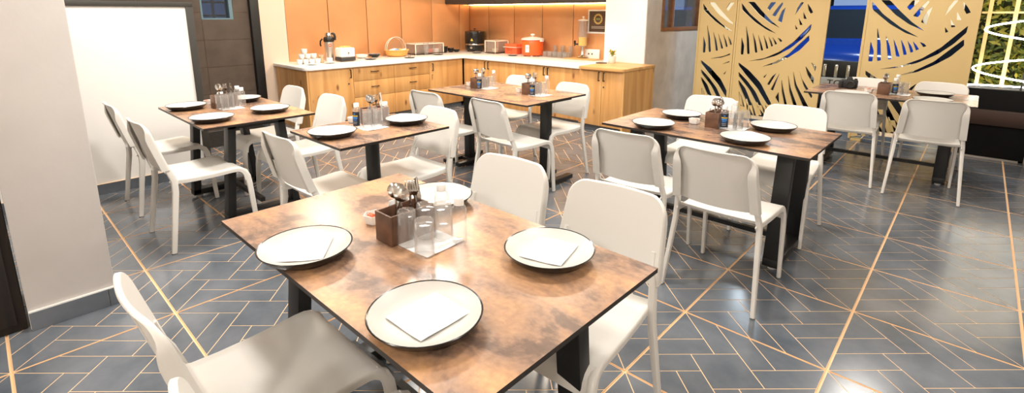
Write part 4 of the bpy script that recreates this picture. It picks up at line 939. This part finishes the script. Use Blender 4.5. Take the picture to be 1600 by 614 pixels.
# blue car facing the room
CAR = mat('car_blue', (.010, .045, .29), .18, spec=.6); CARG = mat('car_glass', (.02, .025, .03), .05); CHR = mat('chrome', (.75, .75, .75), .1, 1)
TYRE = mat('tyre', (.012, .012, .012), .8)
ca = thing('car', 'blue car with black grille parked outside behind the gold screens', 'car', (-1.42, 8.3, -.15))
def loft(rows, m, name, bev=.03):   # rows: (y, halfwidth, z) pairs lists bottom->top
    n = len(rows[0]); vs = [p for r in rows for p in r]
    return vs, [(i*n+j, i*n+j+1, (i+1)*n+j+1, (i+1)*n+j) for i in range(len(rows)-1) for j in range(n-1)]
prof = [(.0, .33), (-.04, .55), (-.02, .80), (.06, .98), (.22, 1.06), (.75, 1.15), (1.15, 1.20), (1.20, 1.22)]
def body_mesh():
    m = MB(); rows = []
    full = prof+[(1.25, 1.22), (4.1, 1.25), (4.3, 1.1), (4.35, .7), (4.3, .33)]
    for y, z in full:
        hw = .90 if y > .35 else .80+.10*math.sqrt(max(0, y+.04)/.4)
        sh = .10 if z > .95 else 0
        rows.append([(-hw+sh*.8, y, z-.03*(z > .95)), (-hw*.8, y, z), (-hw*.4, y-.03*(y < .5), z+.012*(z > .95)), (0, y-.04*(y < .5), z+.018*(z > .95)), (hw*.4, y-.03*(y < .5), z+.012*(z > .95)), (hw*.8, y, z), (hw-sh*.8, y, z-.03*(z > .95))])
    vs, fs = loft(rows, CAR, 'b'); m.add(vs, fs)
    n = 7; k_ = len(rows)
    for s in (0, 6):
        m.add([rows[i][s] for i in range(k_)], [tuple(range(k_))])
    m.add([rows[0][j] for j in range(7)]+[rows[-1][j] for j in range(7)], [tuple(list(range(7))+list(range(13, 6, -1)))])
    return m.mesh('body', CAR, 50)
ob('body', body_mesh(), ca)
cabm = MB().hexa([(-.80, 1.12, 1.2), (.80, 1.12, 1.2), (.80, 4.0, 1.22), (-.80, 4.0, 1.22)], [(-.62, 1.85, 1.68), (.62, 1.85, 1.68), (.62, 3.5, 1.68), (-.62, 3.5, 1.68)])
ob('cabin_glass', cabm.mesh('cabin', CARG, bev=.03), ca)
ob('roof', MB().hexa([(-.64, 1.82, 1.665), (.64, 1.82, 1.665), (.64, 3.55, 1.665), (-.64, 3.55, 1.665)], [(-.56, 1.98, 1.735), (.56, 1.98, 1.735), (.56, 3.4, 1.735), (-.56, 3.4, 1.735)]).mesh('roof', CAR, bev=.02), ca)
for s in (-1, 1): ob('pillar', MB().sweep([(s*.79, 1.08, 1.2), (s*.63, 1.83, 1.67)], rrect(.06, .05, .01), (1, 0, 0)).mesh('pillar', CAR), ca)
g_ = ob('grille', bx(-.62, .62, -.095, -.0, .60, .95, BLACK, 'grille', .02), ca)
for i in range(7):
    x = -.42+i*.14; ob('grille_bar', MB().box(x-.022, x+.022, -.115, -.09, .66, .90).mesh('bar', CHR if i % 1 == 0 else BLACK, bev=.008), g_, )
ob('bumper', bx(-.86, .86, -.14, .05, .30, .58, mat('bumper_dark', (.015, .018, .03), .35), 'bumper', .04), ca)
for s in (-1, 1):
    hl = ob('headlight', MB().box(s*.64, s*.86, -.06, .12, .76, .96).mesh('headlight', CHR, bev=.03), ca)
    ob('wheel', MB().lathe([(0, -.1), (.20, -.1), (.33, -.09), (.33, .09), (.2, .1), (0, .1)], 28).mesh('wheel', TYRE, 40), ca, (s*.80, .85, .33), (0, PI/2, 0))
    ob('wheel', MB().lathe([(0, -.1), (.20, -.1), (.33, -.09), (.33, .09), (.2, .1), (0, .1)], 28).mesh('wheel', TYRE, 40), ca, (s*.80, 3.5, .33), (0, PI/2, 0))
    ob('mirror', MB().box(s*.90, s*1.08, 1.2, 1.3, 1.15, 1.30).mesh('mirror', CAR, bev=.03), ca)
npl = ob('number_plate', bx(-.25, .25, -.165, -.145, .56, .72, mat('plate_white', (.55, .55, .53), .5), 'plate', .004), ca)
ob('lettering', text_mesh('-TG', .13, mat('plate_black', (.02, .02, .02), .6), 'lettering'), npl, (-.02, -.1665, .64), (PI/2, 0, 0))
# a grey car further left, behind the first screen
ca2 = thing('car', 'dark grey parked car partly seen through the narrow gold screen', 'car', (-4.9, 8.9, -.15), .15)
b2 = body_mesh(); b2.materials[0] = mat('car_grey', (.10, .12, .15), .2); ob('body', b2, ca2)
cg = cabm.mesh('cabin', CARG, bev=.03); ob('cabin_glass', cg, ca2)
for s in (-1, 1):
    ob('headlight', MB().box(s*.64, s*.86, -.06, .12, .76, .96).mesh('headlight', mat('lamp_white', (.9, .9, .9), .2, emit=(.9, .95, 1), es=1.5), bev=.03), ca2)
    for y in (.85, 3.5): ob('wheel', MB().lathe([(0, -.1), (.20, -.1), (.33, -.09), (.33, .09), (.2, .1), (0, .1)], 28).mesh('wheel', TYRE, 40), ca2, (s*.80, y, .33), (0, PI/2, 0))
# pale post outside behind the teak window
wp = aty(1041, 20, 8.1)
tag(ob('white_post', bx(wp.x-.12, wp.x+.06, 8.1, 8.3, -.15, 3, WPAINT, 'post', .01)), 'white post outside the teak-framed window', 'post')
